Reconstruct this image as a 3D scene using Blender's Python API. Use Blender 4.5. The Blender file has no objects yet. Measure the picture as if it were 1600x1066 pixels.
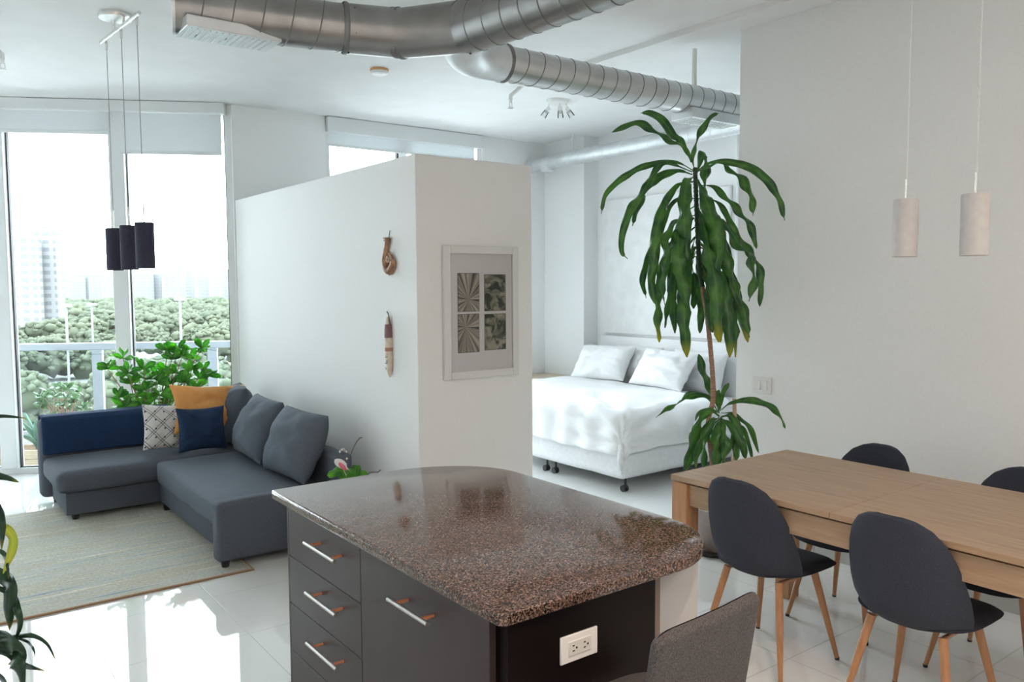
import bpy, bmesh, math, random
from math import sin, cos, pi, radians, sqrt
from mathutils import Vector, Matrix, noise

random.seed(11)
C = bpy.context.scene.collection
scene = bpy.context.scene

# ------------------------------------------------------------------ camera
H = 1.6
F_PX = 1270.0
PITCH, YAW, ROLL = radians(3.97), radians(36.87), radians(0.314)

def _pd(x, y, z):
    c, s = cos(YAW), sin(YAW)
    X, Y = x * c - y * s, x * s + y * c
    cp, sp = cos(PITCH), sin(PITCH)
    F, U = Y * cp - z * sp, Y * sp + z * cp
    cr, sr = cos(ROLL), sin(ROLL)
    return (X * cr - U * sr, -(X * sr + U * cr), F)
_cx, _cy, _cz = _pd(1, 0, 0), _pd(0, 1, 0), _pd(0, 0, 1)
RIGHT = Vector((_cx[0], _cy[0], _cz[0]))
DOWN = Vector((_cx[1], _cy[1], _cz[1]))
FWD = Vector((_cx[2], _cy[2], _cz[2]))
EYE = Vector((0, 0, H))

def at(u, v, x=None, y=None, z=None, d=None):
    """surveyed position: the photo ray (u, v) met with a plane of the room (or at distance d)"""
    r = RIGHT * ((u - 800) / F_PX) + DOWN * ((v - 533) / F_PX) + FWD
    if x is not None: t = x / r.x
    elif y is not None: t = y / r.y
    elif z is not None: t = (z - H) / r.z
    else: t = d
    return EYE + r * t

cam_data = bpy.data.cameras.new('camera')
cam = bpy.data.objects.new('camera', cam_data)
C.objects.link(cam)
cam_data.sensor_fit = 'HORIZONTAL'
cam_data.sensor_width = 36.0
cam_data.lens = F_PX / 1600 * 36.0
cam_data.clip_start = 0.05
cam_data.clip_end = 5000
rot = Matrix((RIGHT, -DOWN, -FWD)).transposed()
cam.matrix_world = Matrix.Translation(EYE) @ rot.to_4x4()
scene.camera = cam

# ------------------------------------------------------------------ view, world and daylight
scene.view_settings.view_transform = 'Standard'
scene.view_settings.look = 'None'
scene.view_settings.gamma = 1.0
scene.view_settings.use_curve_mapping = False
scene.view_settings.exposure = 0.07

SKY = 15.0
KITCHEN_FILL = 23.0
world = bpy.data.worlds.new('overcast_sky')
scene.world = world
world.use_nodes = True
wn, wl = world.node_tree.nodes, world.node_tree.links
wn.clear()
wo = wn.new('ShaderNodeOutputWorld')
bg = wn.new('ShaderNodeBackground')
tc = wn.new('ShaderNodeTexCoord')
sx = wn.new('ShaderNodeSeparateXYZ')
cr = wn.new('ShaderNodeValToRGB')
cr.color_ramp.elements[0].position = 0.0
cr.color_ramp.elements[0].color = (0.90, 0.95, 0.98, 1)
cr.color_ramp.elements[1].position = 0.7
cr.color_ramp.elements[1].color = (0.82, 0.92, 1.0, 1)
wl.new(tc.outputs['Generated'], sx.inputs[0])
wl.new(sx.outputs['Z'], cr.inputs[0])
wl.new(cr.outputs[0], bg.inputs['Color'])
bg.inputs['Strength'].default_value = SKY
wl.new(bg.outputs[0], wo.inputs[0])

CEIL = 3.165
W1A = Vector((2.35, 7.18, 0)); W1U = Vector((-0.8785, 0.4777, 0)); W1N = Vector((0.4777, 0.8785, 0))
def w1(s, off=0.0, z=0.0):
    p = W1A + W1U * s + W1N * off
    return Vector((p.x, p.y, z))

def area_light(name, loc, direction, sx_, sy_, power=1.0, color=(1, 1, 1), portal=False):
    l = bpy.data.lights.new(name, 'AREA')
    l.shape = 'RECTANGLE'; l.size = sx_; l.size_y = sy_; l.energy = power; l.color = color
    if portal: l.cycles.is_portal = True
    o = bpy.data.objects.new(name, l); C.objects.link(o)
    o.location = loc
    o.rotation_euler = Vector(direction).to_track_quat('-Z', 'Z').to_euler()
    return o
# sampling portals only: they tell the renderer where sky light enters, they emit nothing themselves
area_light('sky_portal', w1(2.35, -0.02, 1.6), -W1N, 4.7, 3.15, portal=True)
area_light('sky_portal', (4.1, 7.13, 1.6), (0, -1, 0), 1.8, 3.15, portal=True)
area_light('sky_portal', (6.02, 4.375, 1.965), (-1, 0, 0), 0.61, 2.03, portal=True)

# kitchen lamps behind the camera (warm)
def warm_lamp(loc, target, power, size, ang=110):
    l = bpy.data.lights.new('kitchen_lamp_light', 'SPOT')
    l.energy = power; l.color = (1.0, 0.70, 0.54); l.shadow_soft_size = size
    l.spot_size = radians(ang); l.spot_blend = 0.6
    o = bpy.data.objects.new('kitchen_lamp_light', l); C.objects.link(o)
    o.location = loc
    o.rotation_euler = (Vector(target) - Vector(loc)).to_track_quat('-Z', 'Y').to_euler()
warm_lamp((1.30, 0.40, 2.95), (1.55, 1.45, 0.3), 95, 0.06, 62)
# four unseen fill lights added under the kitchen ceiling to lift the dim side
def fill_light(x, y, power, size=0.9, col=(1.0, 0.88, 0.79)):
    l = bpy.data.lights.new('kitchen_fill_light', 'AREA'); l.shape = 'DISK'; l.size = size; l.energy = power; l.color = col
    o = bpy.data.objects.new('kitchen_fill_light', l); C.objects.link(o); o.location = (x, y, CEIL - 0.03)
for x, y in ((-0.7, -0.6), (1.0, -1.2), (2.6, -1.0), (0.6, -2.4)):
    fill_light(x, y, KITCHEN_FILL)

# ------------------------------------------------------------------ materials
def mat(name, col=(0.8, 0.8, 0.8), rough=0.6, metal=0.0, spec=0.5, **kw):
    m = bpy.data.materials.new(name); m.use_nodes = True
    b = m.node_tree.nodes['Principled BSDF']
    b.inputs['Base Color'].default_value = (*col, 1)
    b.inputs['Roughness'].default_value = rough
    b.inputs['Metallic'].default_value = metal
    b.inputs['Specular IOR Level'].default_value = spec
    for k, v in kw.items():
        b.inputs[k.replace('_', ' ')].default_value = v
    return m
def nodes(m): return m.node_tree.nodes, m.node_tree.links, m.node_tree.nodes['Principled BSDF']

def noise_mat(name, c1, c2, scale=40, rough=0.8, bump=0.15, stretch=(1, 1, 1), detail=6, p0=0.35, p1=0.65, coord='Object', metal=0.0, spec=0.5, dist=0.01, bscale=None):
    m = mat(name, c1, rough, metal, spec)
    n, l, b = nodes(m)
    t = n.new('ShaderNodeTexCoord'); mp = n.new('ShaderNodeMapping')
    mp.inputs['Scale'].default_value = stretch
    nz = n.new('ShaderNodeTexNoise'); nz.inputs['Scale'].default_value = scale; nz.inputs['Detail'].default_value = detail
    r = n.new('ShaderNodeValToRGB')
    r.color_ramp.elements[0].position = p0; r.color_ramp.elements[0].color = (*c1, 1)
    r.color_ramp.elements[1].position = p1; r.color_ramp.elements[1].color = (*c2, 1)
    l.new(t.outputs[coord], mp.inputs[0]); l.new(mp.outputs[0], nz.inputs[0]); l.new(nz.outputs[0], r.inputs[0])
    l.new(r.outputs[0], b.inputs['Base Color'])
    if bump:
        bm_ = n.new('ShaderNodeBump'); bm_.inputs['Strength'].default_value = bump; bm_.inputs['Distance'].default_value = dist
        if bscale:
            nb = n.new('ShaderNodeTexNoise'); nb.inputs['Scale'].default_value = bscale; nb.inputs['Detail'].default_value = 3
            l.new(mp.outputs[0], nb.inputs[0]); l.new(nb.outputs[0], bm_.inputs['Height'])
        else:
            l.new(nz.outputs[0], bm_.inputs['Height'])
        l.new(bm_.outputs[0], b.inputs['Normal'])
    return m

M = {}
M['wall'] = noise_mat('wall_paint', (0.85, 0.85, 0.84), (0.87, 0.87, 0.86), 60, 0.65, 0.04, dist=0.002)
M['ceiling'] = noise_mat('ceiling_paint', (0.79, 0.79, 0.785), (0.82, 0.82, 0.815), 4, 0.9, 0.03)
M['frame_white'] = mat('white_aluminium', (0.78, 0.80, 0.80), 0.4)
M['rail_paint'] = mat('grey_white_railing_paint', (0.30, 0.33, 0.36), 0.5)
M['gasket'] = mat('black_gasket', (0.02, 0.02, 0.025), 0.5)
M['blind'] = noise_mat('roller_blind_fabric', (0.78, 0.79, 0.79), (0.82, 0.83, 0.83), 300, 0.9, 0.03)
def make_translucent(m, k, col):
    n, l, b = m.node_tree.nodes, m.node_tree.links, m.node_tree.nodes['Principled BSDF']
    tr = n.new('ShaderNodeBsdfTranslucent'); tr.inputs[0].default_value = (*col, 1); mx = n.new('ShaderNodeMixShader'); mx.inputs[0].default_value = k
    l.new(b.outputs[0], mx.inputs[1]); l.new(tr.outputs[0], mx.inputs[2]); l.new(mx.outputs[0], n['Material Output'].inputs[0])
make_translucent(M['blind'], 0.24, (0.8, 0.85, 0.88))
M['white_plastic'] = mat('white_plastic', (0.8, 0.8, 0.78), 0.35)
M['chrome'] = mat('brushed_steel', (0.75, 0.74, 0.72), 0.25, 1.0)
M['handle_steel'] = mat('satin_steel_handle', (0.46, 0.43, 0.40), 0.38, 1.0)
M['post_warm_tint'] = mat('steel_post_lamp_tint', (0.80, 0.33, 0.18), 0.45, 0.6)  # steel posts coloured orange for the warm lamp they reflect
M['black_metal'] = mat('black_metal', (0.015, 0.015, 0.017), 0.4)
M['black_plastic'] = mat('black_plastic', (0.02, 0.02, 0.022), 0.45)
M['galv'] = mat('weathered_mast', (0.12, 0.12, 0.12), 0.7)
M['dark'] = mat('dark_void', (0.01, 0.01, 0.01), 0.9)

def glass_mat(name, tint=(1, 1, 1), ior=1.45, rough=0.0):
    m = bpy.data.materials.new(name); m.use_nodes = True
    n, l = m.node_tree.nodes, m.node_tree.links
    n.clear()
    o = n.new('ShaderNodeOutputMaterial'); mx = n.new('ShaderNodeMixShader'); fr = n.new('ShaderNodeFresnel')
    tr = n.new('ShaderNodeBsdfTransparent'); gl = n.new('ShaderNodeBsdfGlossy')
    fr.inputs['IOR'].default_value = ior
    tr.inputs[0].default_value = (*tint, 1); gl.inputs['Roughness'].default_value = rough
    l.new(fr.outputs[0], mx.inputs[0]); l.new(tr.outputs[0], mx.inputs[1]); l.new(gl.outputs[0], mx.inputs[2]); l.new(mx.outputs[0], o.inputs[0])
    return m
M['glass'] = glass_mat('window_glass', (0.95, 0.98, 0.985), 1.3)
M['rail_glass'] = glass_mat('railing_glass', (0.95, 0.98, 0.98), 1.3)
M['clear'] = glass_mat('clear_glass', (0.93, 0.95, 0.95), 1.5)

def tile_floor():
    m = mat('polished_porcelain_tile', (0.6, 0.6, 0.57), 0.07)
    n, l, b = nodes(m)
    t = n.new('ShaderNodeTexCoord'); mp = n.new('ShaderNodeMapping')
    mp.inputs['Location'].default_value = (-0.735, -0.535, 0)
    br = n.new('ShaderNodeTexBrick'); br.offset = 0.0; br.squash = 1.0
    br.inputs['Scale'].default_value = 1.0
    br.inputs['Brick Width'].default_value = 0.583; br.inputs['Row Height'].default_value = 0.5535
    br.inputs['Mortar Size'].default_value = 0.0022; br.inputs['Mortar Smooth'].default_value = 0.3; br.inputs['Bias'].default_value = 0
    br.inputs['Color1'].default_value = (0.80, 0.80, 0.775, 1); br.inputs['Color2'].default_value = (0.82, 0.82, 0.795, 1)
    br.inputs['Mortar'].default_value = (0.45, 0.45, 0.43, 1)
    l.new(t.outputs['Object'], mp.inputs[0]); l.new(mp.outputs[0], br.inputs[0])
    nz = n.new('ShaderNodeTexNoise'); nz.inputs['Scale'].default_value = 2.2; nz.inputs['Detail'].default_value = 5
    l.new(t.outputs['Object'], nz.inputs[0])
    mx = n.new('ShaderNodeMixRGB'); mx.blend_type = 'MULTIPLY'; mx.inputs[0].default_value = 0.06
    l.new(br.outputs['Color'], mx.inputs[1]); l.new(nz.outputs[0], mx.inputs[2]); l.new(mx.outputs[0], b.inputs['Base Color'])
    mr = n.new('ShaderNodeMapRange'); mr.inputs['To Min'].default_value = 0.035; mr.inputs['To Max'].default_value = 0.4
    l.new(br.outputs['Fac'], mr.inputs[0]); l.new(mr.outputs[0], b.inputs['Roughness'])
    bm_ = n.new('ShaderNodeBump'); bm_.invert = True; bm_.inputs['Strength'].default_value = 0.3; bm_.inputs['Distance'].default_value = 0.002
    l.new(br.outputs['Fac'], bm_.inputs['Height']); l.new(bm_.outputs[0], b.inputs['Normal'])
    return m
M['tile'] = tile_floor()

def granite():
    m = mat('speckled_brown_granite', (0.2, 0.13, 0.1), 0.09)
    n, l, b = nodes(m)
    t = n.new('ShaderNodeTexCoord')
    v1 = n.new('ShaderNodeTexVoronoi'); v1.inputs['Scale'].default_value = 330; v1.inputs['Randomness'].default_value = 1
    v2 = n.new('ShaderNodeTexNoise'); v2.inputs['Scale'].default_value = 170; v2.inputs['Detail'].default_value = 4; v2.inputs['Roughness'].default_value = 0.7
    l.new(t.outputs['Object'], v1.inputs[0]); l.new(t.outputs['Object'], v2.inputs[0])
    s = n.new('ShaderNodeSeparateColor'); l.new(v1.outputs['Color'], s.inputs[0])
    r1 = n.new('ShaderNodeValToRGB'); r1.color_ramp.interpolation = 'CONSTANT'
    cols = [(0.0, (0.018, 0.014, 0.013)), (0.26, (0.075, 0.045, 0.034)), (0.45, (0.17, 0.100, 0.074)), (0.68, (0.235, 0.155, 0.122)), (0.92, (0.30, 0.23, 0.20))]
    e = r1.color_ramp.elements
    e[0].position, e[0].color = cols[0][0], (*cols[0][1], 1)
    e[1].position, e[1].color = cols[1][0], (*cols[1][1], 1)
    for p, c in cols[2:]:
        k = e.new(p); k.color = (*c, 1)
    l.new(s.outputs[0], r1.inputs[0])
    r2 = n.new('ShaderNodeValToRGB')
    r2.color_ramp.elements[0].position = 0.40; r2.color_ramp.elements[0].color = (0.13, 0.11, 0.11, 1)
    r2.color_ramp.elements[1].position = 0.56; r2.color_ramp.elements[1].color = (1, 1, 1, 1)
    l.new(v2.outputs[0], r2.inputs[0])
    mx = n.new('ShaderNodeMixRGB'); mx.blend_type = 'MULTIPLY'; mx.inputs[0].default_value = 0.75
    l.new(r1.outputs[0], mx.inputs[1]); l.new(r2.outputs[0], mx.inputs[2]); l.new(mx.outputs[0], b.inputs['Base Color'])
    bm_ = n.new('ShaderNodeBump'); bm_.inputs['Strength'].default_value = 0.02; bm_.inputs['Distance'].default_value = 0.001
    l.new(v2.outputs[0], bm_.inputs['Height']); l.new(bm_.outputs[0], b.inputs['Normal'])
    return m
M['granite'] = granite()

def wood(name, c1, c2, axis=(1, 12, 12), scale=6, rough=0.45):
    return noise_mat(name, c1, c2, scale, rough, 0.05, stretch=axis, detail=8, p0=0.3, p1=0.7, dist=0.002)
M['oak'] = wood('oak_veneer', (0.36, 0.235, 0.145), (0.47, 0.32, 0.205), (14, 1, 14), 4)
M['oak_leg'] = wood('oak_leg', (0.42, 0.21, 0.10), (0.55, 0.30, 0.15), (12, 12, 1), 4)
M['leg_wood'] = wood('beech_printed_leg', (0.36, 0.17, 0.075), (0.48, 0.24, 0.115), (10, 10, 1), 5, 0.35)
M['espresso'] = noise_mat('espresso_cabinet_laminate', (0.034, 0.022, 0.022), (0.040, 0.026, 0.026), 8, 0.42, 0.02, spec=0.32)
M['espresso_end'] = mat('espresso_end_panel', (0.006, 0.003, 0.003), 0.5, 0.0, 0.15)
M['chair_fabric'] = noise_mat('charcoal_weave', (0.022, 0.026, 0.038), (0.042, 0.048, 0.068), 420, 0.95, 0.35, dist=0.001)
M['stool_fabric'] = noise_mat('grey_tweed', (0.040, 0.037, 0.038), (0.105, 0.095, 0.093), 330, 0.95, 0.4, dist=0.0012)
M['sofa'] = noise_mat('blue_grey_sofa_fabric', (0.070, 0.082, 0.104), (0.102, 0.116, 0.142), 260, 0.95, 0.25, dist=0.001)
M['sofa_cush'] = noise_mat('blue_grey_cushion_fabric', (0.078, 0.094, 0.118), (0.11, 0.13, 0.158), 260, 0.95, 0.25, dist=0.001)
M['navy'] = noise_mat('navy_knit', (0.006, 0.022, 0.068), (0.012, 0.040, 0.105), 200, 0.95, 0.3, dist=0.001)
M['navy_pillow'] = noise_mat('navy_cotton', (0.004, 0.020, 0.058), (0.008, 0.032, 0.085), 200, 0.9, 0.2, dist=0.001)
M['mustard'] = noise_mat('mustard_cotton', (0.74, 0.36, 0.11), (0.82, 0.43, 0.15), 30, 0.9, 0.2, dist=0.004)
make_translucent(M['mustard'], 0.35, (0.85, 0.50, 0.24))
M['linen'] = noise_mat('white_cotton', (0.80, 0.80, 0.80), (0.83, 0.83, 0.83), 9, 0.9, 0.45, dist=0.012)
M['mattress'] = noise_mat('white_mattress_cover', (0.78, 0.78, 0.79), (0.83, 0.83, 0.84), 30, 0.9, 0.1)
M['canvas'] = noise_mat('white_impasto_canvas', (0.80, 0.80, 0.79), (0.86, 0.86, 0.85), 8, 0.85, 0.3, dist=0.01)

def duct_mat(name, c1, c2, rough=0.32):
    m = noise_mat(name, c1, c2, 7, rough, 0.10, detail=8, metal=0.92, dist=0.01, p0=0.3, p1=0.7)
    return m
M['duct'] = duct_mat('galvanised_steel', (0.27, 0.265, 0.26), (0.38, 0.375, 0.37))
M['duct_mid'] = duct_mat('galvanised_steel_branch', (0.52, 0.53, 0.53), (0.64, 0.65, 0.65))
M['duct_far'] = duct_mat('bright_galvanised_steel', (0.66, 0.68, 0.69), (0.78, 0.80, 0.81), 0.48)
M['seam'] = mat('duct_seam', (0.22, 0.22, 0.22), 0.45, 0.8)

def leaf_mat(name, c_dark, c_light, tint_tip=None, rough=0.35, trans=0.25):
    m = mat(name, c_dark, rough)
    n, l, b = nodes(m)
    t = n.new('ShaderNodeTexCoord'); nz = n.new('ShaderNodeTexNoise')
    nz.inputs['Scale'].default_value = 9; nz.inputs['Detail'].default_value = 3
    r = n.new('ShaderNodeValToRGB')
    r.color_ramp.elements[0].position = 0.38; r.color_ramp.elements[0].color = (*c_dark, 1)
    r.color_ramp.elements[1].position = 0.66; r.color_ramp.elements[1].color = (*c_light, 1)
    l.new(t.outputs['Object'], nz.inputs[0]); l.new(nz.outputs[0], r.inputs[0])
    # leaf UV: u across the blade, v along it; a paler mid stripe and a yellowing tip
    uv = n.new('ShaderNodeUVMap'); s = n.new('ShaderNodeSeparateXYZ'); l.new(uv.outputs[0], s.inputs[0])
    st = n.new('ShaderNodeValToRGB')
    st.color_ramp.elements[0].position = 0.40; st.color_ramp.elements[0].color = (0, 0, 0, 1)
    st.color_ramp.elements[1].position = 0.5; st.color_ramp.elements[1].color = (1, 1, 1, 1)
    k = st.color_ramp.elements.new(0.6); k.color = (0, 0, 0, 1)
    l.new(s.outputs[0], st.inputs[0])
    ml = n.new('ShaderNodeMath'); ml.operation = 'MULTIPLY'; ml.inputs[1].default_value = 0.45
    l.new(st.outputs[0], ml.inputs[0])
    mx = n.new('ShaderNodeMixRGB'); l.new(ml.outputs[0], mx.inputs[0]); l.new(r.outputs[0], mx.inputs[1])
    mx.inputs[2].default_value = (c_light[0] * 1.5, c_light[1] * 1.4, c_light[2], 1)
    out = mx.outputs[0]
    if tint_tip:
        rt = n.new('ShaderNodeValToRGB')
        rt.color_ramp.elements[0].position = 0.86; rt.color_ramp.elements[0].color = (0, 0, 0, 1)
        rt.color_ramp.elements[1].position = 1.0; rt.color_ramp.elements[1].color = (1, 1, 1, 1)
        l.new(s.outputs[1], rt.inputs[0])
        m2 = n.new('ShaderNodeMixRGB'); l.new(rt.outputs[0], m2.inputs[0]); l.new(out, m2.inputs[1]); m2.inputs[2].default_value = (*tint_tip, 1)
        out = m2.outputs[0]
    l.new(out, b.inputs['Base Color'])
    o = n['Material Output']
    tr = n.new('ShaderNodeBsdfTranslucent'); mix = n.new('ShaderNodeMixShader'); mix.inputs[0].default_value = trans
    hs = n.new('ShaderNodeHueSaturation'); hs.inputs['Value'].default_value = 2.2; l.new(out, hs.inputs['Color']); l.new(hs.outputs[0], tr.inputs[0])
    l.new(b.outputs[0], mix.inputs[1]); l.new(tr.outputs[0], mix.inputs[2]); l.new(mix.outputs[0], o.inputs[0])
    return m
M['dracaena'] = leaf_mat('dracaena_leaf', (0.024, 0.100, 0.028), (0.080, 0.225, 0.040), rough=0.3)
M['dracaena_tip'] = leaf_mat('dracaena_leaf_yellow_tip', (0.024, 0.100, 0.028), (0.080, 0.225, 0.040), (0.42, 0.38, 0.03))
M['clusia'] = leaf_mat('clusia_leaf', (0.045, 0.17, 0.035), (0.14, 0.38, 0.045), rough=0.4, trans=0.45)
M['corner_leaf'] = leaf_mat('corner_plant_leaf', (0.010, 0.035, 0.022), (0.022, 0.075, 0.030), (0.25, 0.22, 0.02), rough=0.3)
M['yellow_leaf'] = leaf_mat('yellowed_leaf', (0.42, 0.40, 0.06), (0.36, 0.42, 0.06), (0.35, 0.40, 0.03), trans=0.3)
M['agave'] = leaf_mat('agave_leaf', (0.09, 0.19, 0.14), (0.14, 0.26, 0.19), trans=0.1)
M['bark'] = noise_mat('cane_bark', (0.26, 0.15, 0.10), (0.40, 0.25, 0.17), 30, 0.8, 0.4, stretch=(1, 1, 4), dist=0.004)
M['green_stem'] = mat('green_stem', (0.06, 0.13, 0.04), 0.6)
M['soil'] = noise_mat('potting_soil', (0.06, 0.03, 0.015), (0.22, 0.12, 0.05), 90, 0.95, 0.8)
M['pot_bronze'] = noise_mat('bronze_glazed_pot', (0.24, 0.19, 0.17), (0.42, 0.36, 0.33), 6, 0.3, 0.05)
M['terracotta'] = noise_mat('grey_pot', (0.30, 0.30, 0.30), (0.4, 0.4, 0.4), 10, 0.6, 0.1)

# ------------------------------------------------------------------ mesh builders
class MB:
    def __init__(self): self.bm = bmesh.new(); self.uv = self.bm.loops.layers.uv.new('UVMap')
    def box(self, a, b, bev=0.0, seg=2, mtx=None):
        a, b = Vector(a), Vector(b)
        lo = Vector((min(a.x, b.x), min(a.y, b.y), min(a.z, b.z))); hi = Vector((max(a.x, b.x), max(a.y, b.y), max(a.z, b.z)))
        t = bmesh.new()
        r = bmesh.ops.create_cube(t, size=1.0)
        for v in t.verts:
            v.co = Vector((lo[i] + (v.co[i] + 0.5) * (hi[i] - lo[i]) for i in range(3)))
        if bev > 0:
            bev = min(bev, 0.49 * min(hi[i] - lo[i] for i in range(3)))
            bmesh.ops.bevel(t, geom=t.edges[:], offset=bev, segments=seg, profile=0.5, affect='EDGES')
        if mtx is not None: bmesh.ops.transform(t, matrix=mtx, verts=t.verts)
        self.merge(t); return self
    def merge(self, t):
        me = bpy.data.meshes.new('tmp'); t.to_mesh(me); t.free(); self.bm.from_mesh(me); bpy.data.meshes.remove(me)
    def tube(self, pts, rad, seg=12, cap=True):
        pts = [Vector(p) for p in pts]
        n = len(pts)
        if not hasattr(rad, '__len__'): rad = [rad] * n
        rings = []; up = None
        for i, p in enumerate(pts):
            t = (pts[min(i + 1, n - 1)] - pts[max(i - 1, 0)]).normalized()
            if up is None:
                up = Vector((0, 0, 1)) if abs(t.z) < 0.9 else Vector((1, 0, 0))
            a = t.cross(up)
            if a.length < 1e-5: a = t.orthogonal()
            a.normalize(); b = a.cross(t).normalized(); up = b
            rings.append([self.bm.verts.new(p + (a * cos(2 * pi * k / seg) + b * sin(2 * pi * k / seg)) * rad[i]) for k in range(seg)])
        for i in range(n - 1):
            for k in range(seg):
                k2 = (k + 1) % seg
                self.bm.faces.new((rings[i][k], rings[i][k2], rings[i + 1][k2], rings[i + 1][k]))
        if cap:
            try:
                self.bm.faces.new(list(reversed(rings[0]))); self.bm.faces.new(rings[-1])
            except ValueError: pass
        return self
    def lathe(self, prof, c=(0, 0, 0), seg=32, cap=True):
        c = Vector(c); rings = []
        for r, z in prof:
            rings.append([self.bm.verts.new(c + Vector((max(r, 1e-4) * cos(2 * pi * k / seg), max(r, 1e-4) * sin(2 * pi * k / seg), z))) for k in range(seg)])
        for i in range(len(rings) - 1):
            for k in range(seg):
                k2 = (k + 1) % seg
                self.bm.faces.new((rings[i][k], rings[i][k2], rings[i + 1][k2], rings[i + 1][k]))
        if cap:
            self.bm.faces.new(list(reversed(rings[0]))); self.bm.faces.new(rings[-1])
        return self
    def grid(self, fn, nu, nv, closed_u=False):
        g = [[self.bm.verts.new(Vector(fn(i / (nu - 1 if not closed_u else nu), j / (nv - 1)))) for j in range(nv)] for i in range(nu)]
        for i in range(nu if closed_u else nu - 1):
            for j in range(nv - 1):
                i2 = (i + 1) % nu
                f = self.bm.faces.new((g[i][j], g[i2][j], g[i2][j + 1], g[i][j + 1]))
                for lp, (a, b) in zip(f.loops, ((i, j), (i + 1, j), (i + 1, j + 1), (i, j + 1))):
                    lp[self.uv].uv = (a / (nu - 1 if not closed_u else nu), b / (nv - 1))
        return self
    def prism(self, outline, z0, z1, bev=0.0, seg=2):
        t = bmesh.new()
        vs = [t.verts.new((x, y, z0)) for x, y in outline]
        f = t.faces.new(vs)
        r = bmesh.ops.extrude_face_region(t, geom=[f])
        for v in [g for g in r['geom'] if isinstance(g, bmesh.types.BMVert)]: v.co.z = z1
        bmesh.ops.recalc_face_normals(t, faces=t.faces)
        if bev > 0:
            ed = [e for e in t.edges if len(e.link_faces) == 2 and abs(e.verts[0].co.z - e.verts[1].co.z) < 1e-6]
            bmesh.ops.bevel(t, geom=ed, offset=bev, segments=seg, profile=0.5, affect='EDGES')
        self.merge(t); return self
    def transform(self, m): bmesh.ops.transform(self.bm, matrix=m, verts=self.bm.verts); return self

def thing(name, label, cat, loc=(0, 0, 0), rotz=0.0, group=None):
    o = bpy.data.objects.new(name, None); C.objects.link(o)
    o.location = loc; o.rotation_euler = (0, 0, rotz)
    o.empty_display_size = 0.1
    o['label'] = label; o['category'] = cat
    if group: o['group'] = group
    return o

def world_of(p):
    m = Matrix.Identity(4)
    while p is not None:
        m = (Matrix.Translation(p.location) @ p.rotation_euler.to_matrix().to_4x4()) @ m
        p = p.parent
    return m

def obj(name, mb, material, parent=None, smooth=True, local=False, origin=None, angle=40):
    """link a builder as one mesh object. Vertices are given in room coordinates unless local=True"""
    bm = mb.bm
    bmesh.ops.remove_doubles(bm, verts=bm.verts, dist=1e-6)
    bmesh.ops.recalc_face_normals(bm, faces=bm.faces)
    me = bpy.data.meshes.new(name)
    if parent is not None and not local:
        bmesh.ops.transform(bm, matrix=world_of(parent).inverted(), verts=bm.verts)
    o = bpy.data.objects.new(name, me)
    if parent is None:
        if origin is None and len(bm.verts):
            xs = [v.co.x for v in bm.verts]; ys = [v.co.y for v in bm.verts]; zs = [v.co.z for v in bm.verts]
            origin = ((min(xs) + max(xs)) / 2, (min(ys) + max(ys)) / 2, min(zs))
        bmesh.ops.translate(bm, verts=bm.verts, vec=-Vector(origin)); o.location = origin
    bm.to_mesh(me); bm.free()
    if material is not None: me.materials.append(material)
    if smooth:
        me.polygons.foreach_set('use_smooth', [True] * len(me.polygons))
        try: me.set_sharp_from_angle(angle=radians(angle))
        except Exception: pass
    C.objects.link(o)
    if parent is not None: o.parent = parent
    return o
def tag(o, label, cat, group=None):
    o['label'] = label; o['category'] = cat
    if group: o['group'] = group
    return o
def struct(name, mb, m, parent=None, smooth=False):
    o = obj(name, mb, m, parent, smooth)
    if parent is None: o['kind'] = 'structure'
    return o
def struct_empty(name, loc):
    o = bpy.data.objects.new(name, None); C.objects.link(o); o.location = loc; o['kind'] = 'structure'; return o
def copy_tree(o, parent=None):
    c = o.copy(); C.objects.link(c)
    if parent is not None: c.parent = parent
    for ch in list(o.children): copy_tree(ch, c)
    return c
def subsurf(o, lv=1):
    md = o.modifiers.new('subsurf', 'SUBSURF'); md.levels = lv; md.render_levels = lv; return o
def solidify(o, t, off=0):
    md = o.modifiers.new('solidify', 'SOLIDIFY'); md.thickness = t; md.offset = off; return o

def catmull(pts, n=8):
    pts = [Vector(p) for p in pts]
    P = [pts[0] * 2 - pts[1]] + pts + [pts[-1] * 2 - pts[-2]]
    out = []
    for i in range(1, len(P) - 2):
        for k in range(n):
            t = k / n
            a, b, c, d = P[i - 1], P[i], P[i + 1], P[i + 2]
            out.append(0.5 * ((2 * b) + (c - a) * t + (2 * a - 5 * b + 4 * c - d) * t * t + (3 * b - a - 3 * c + d) * t * t * t))
    out.append(pts[-1]); return out

# ------------------------------------------------------------------ room shell
PX0, PX1, PY0, PY1, PZ = 2.36, 3.20, 4.05, 7.15, 2.343          # the free-standing partition block
YW = 7.15                                                       # bedroom window wall
XR = 4.24                                                       # dining wall
XL = -1.75                                                      # left wall
w1_end = (2.35 - XL) / 0.8785
YLW = w1(w1_end).y

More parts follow.
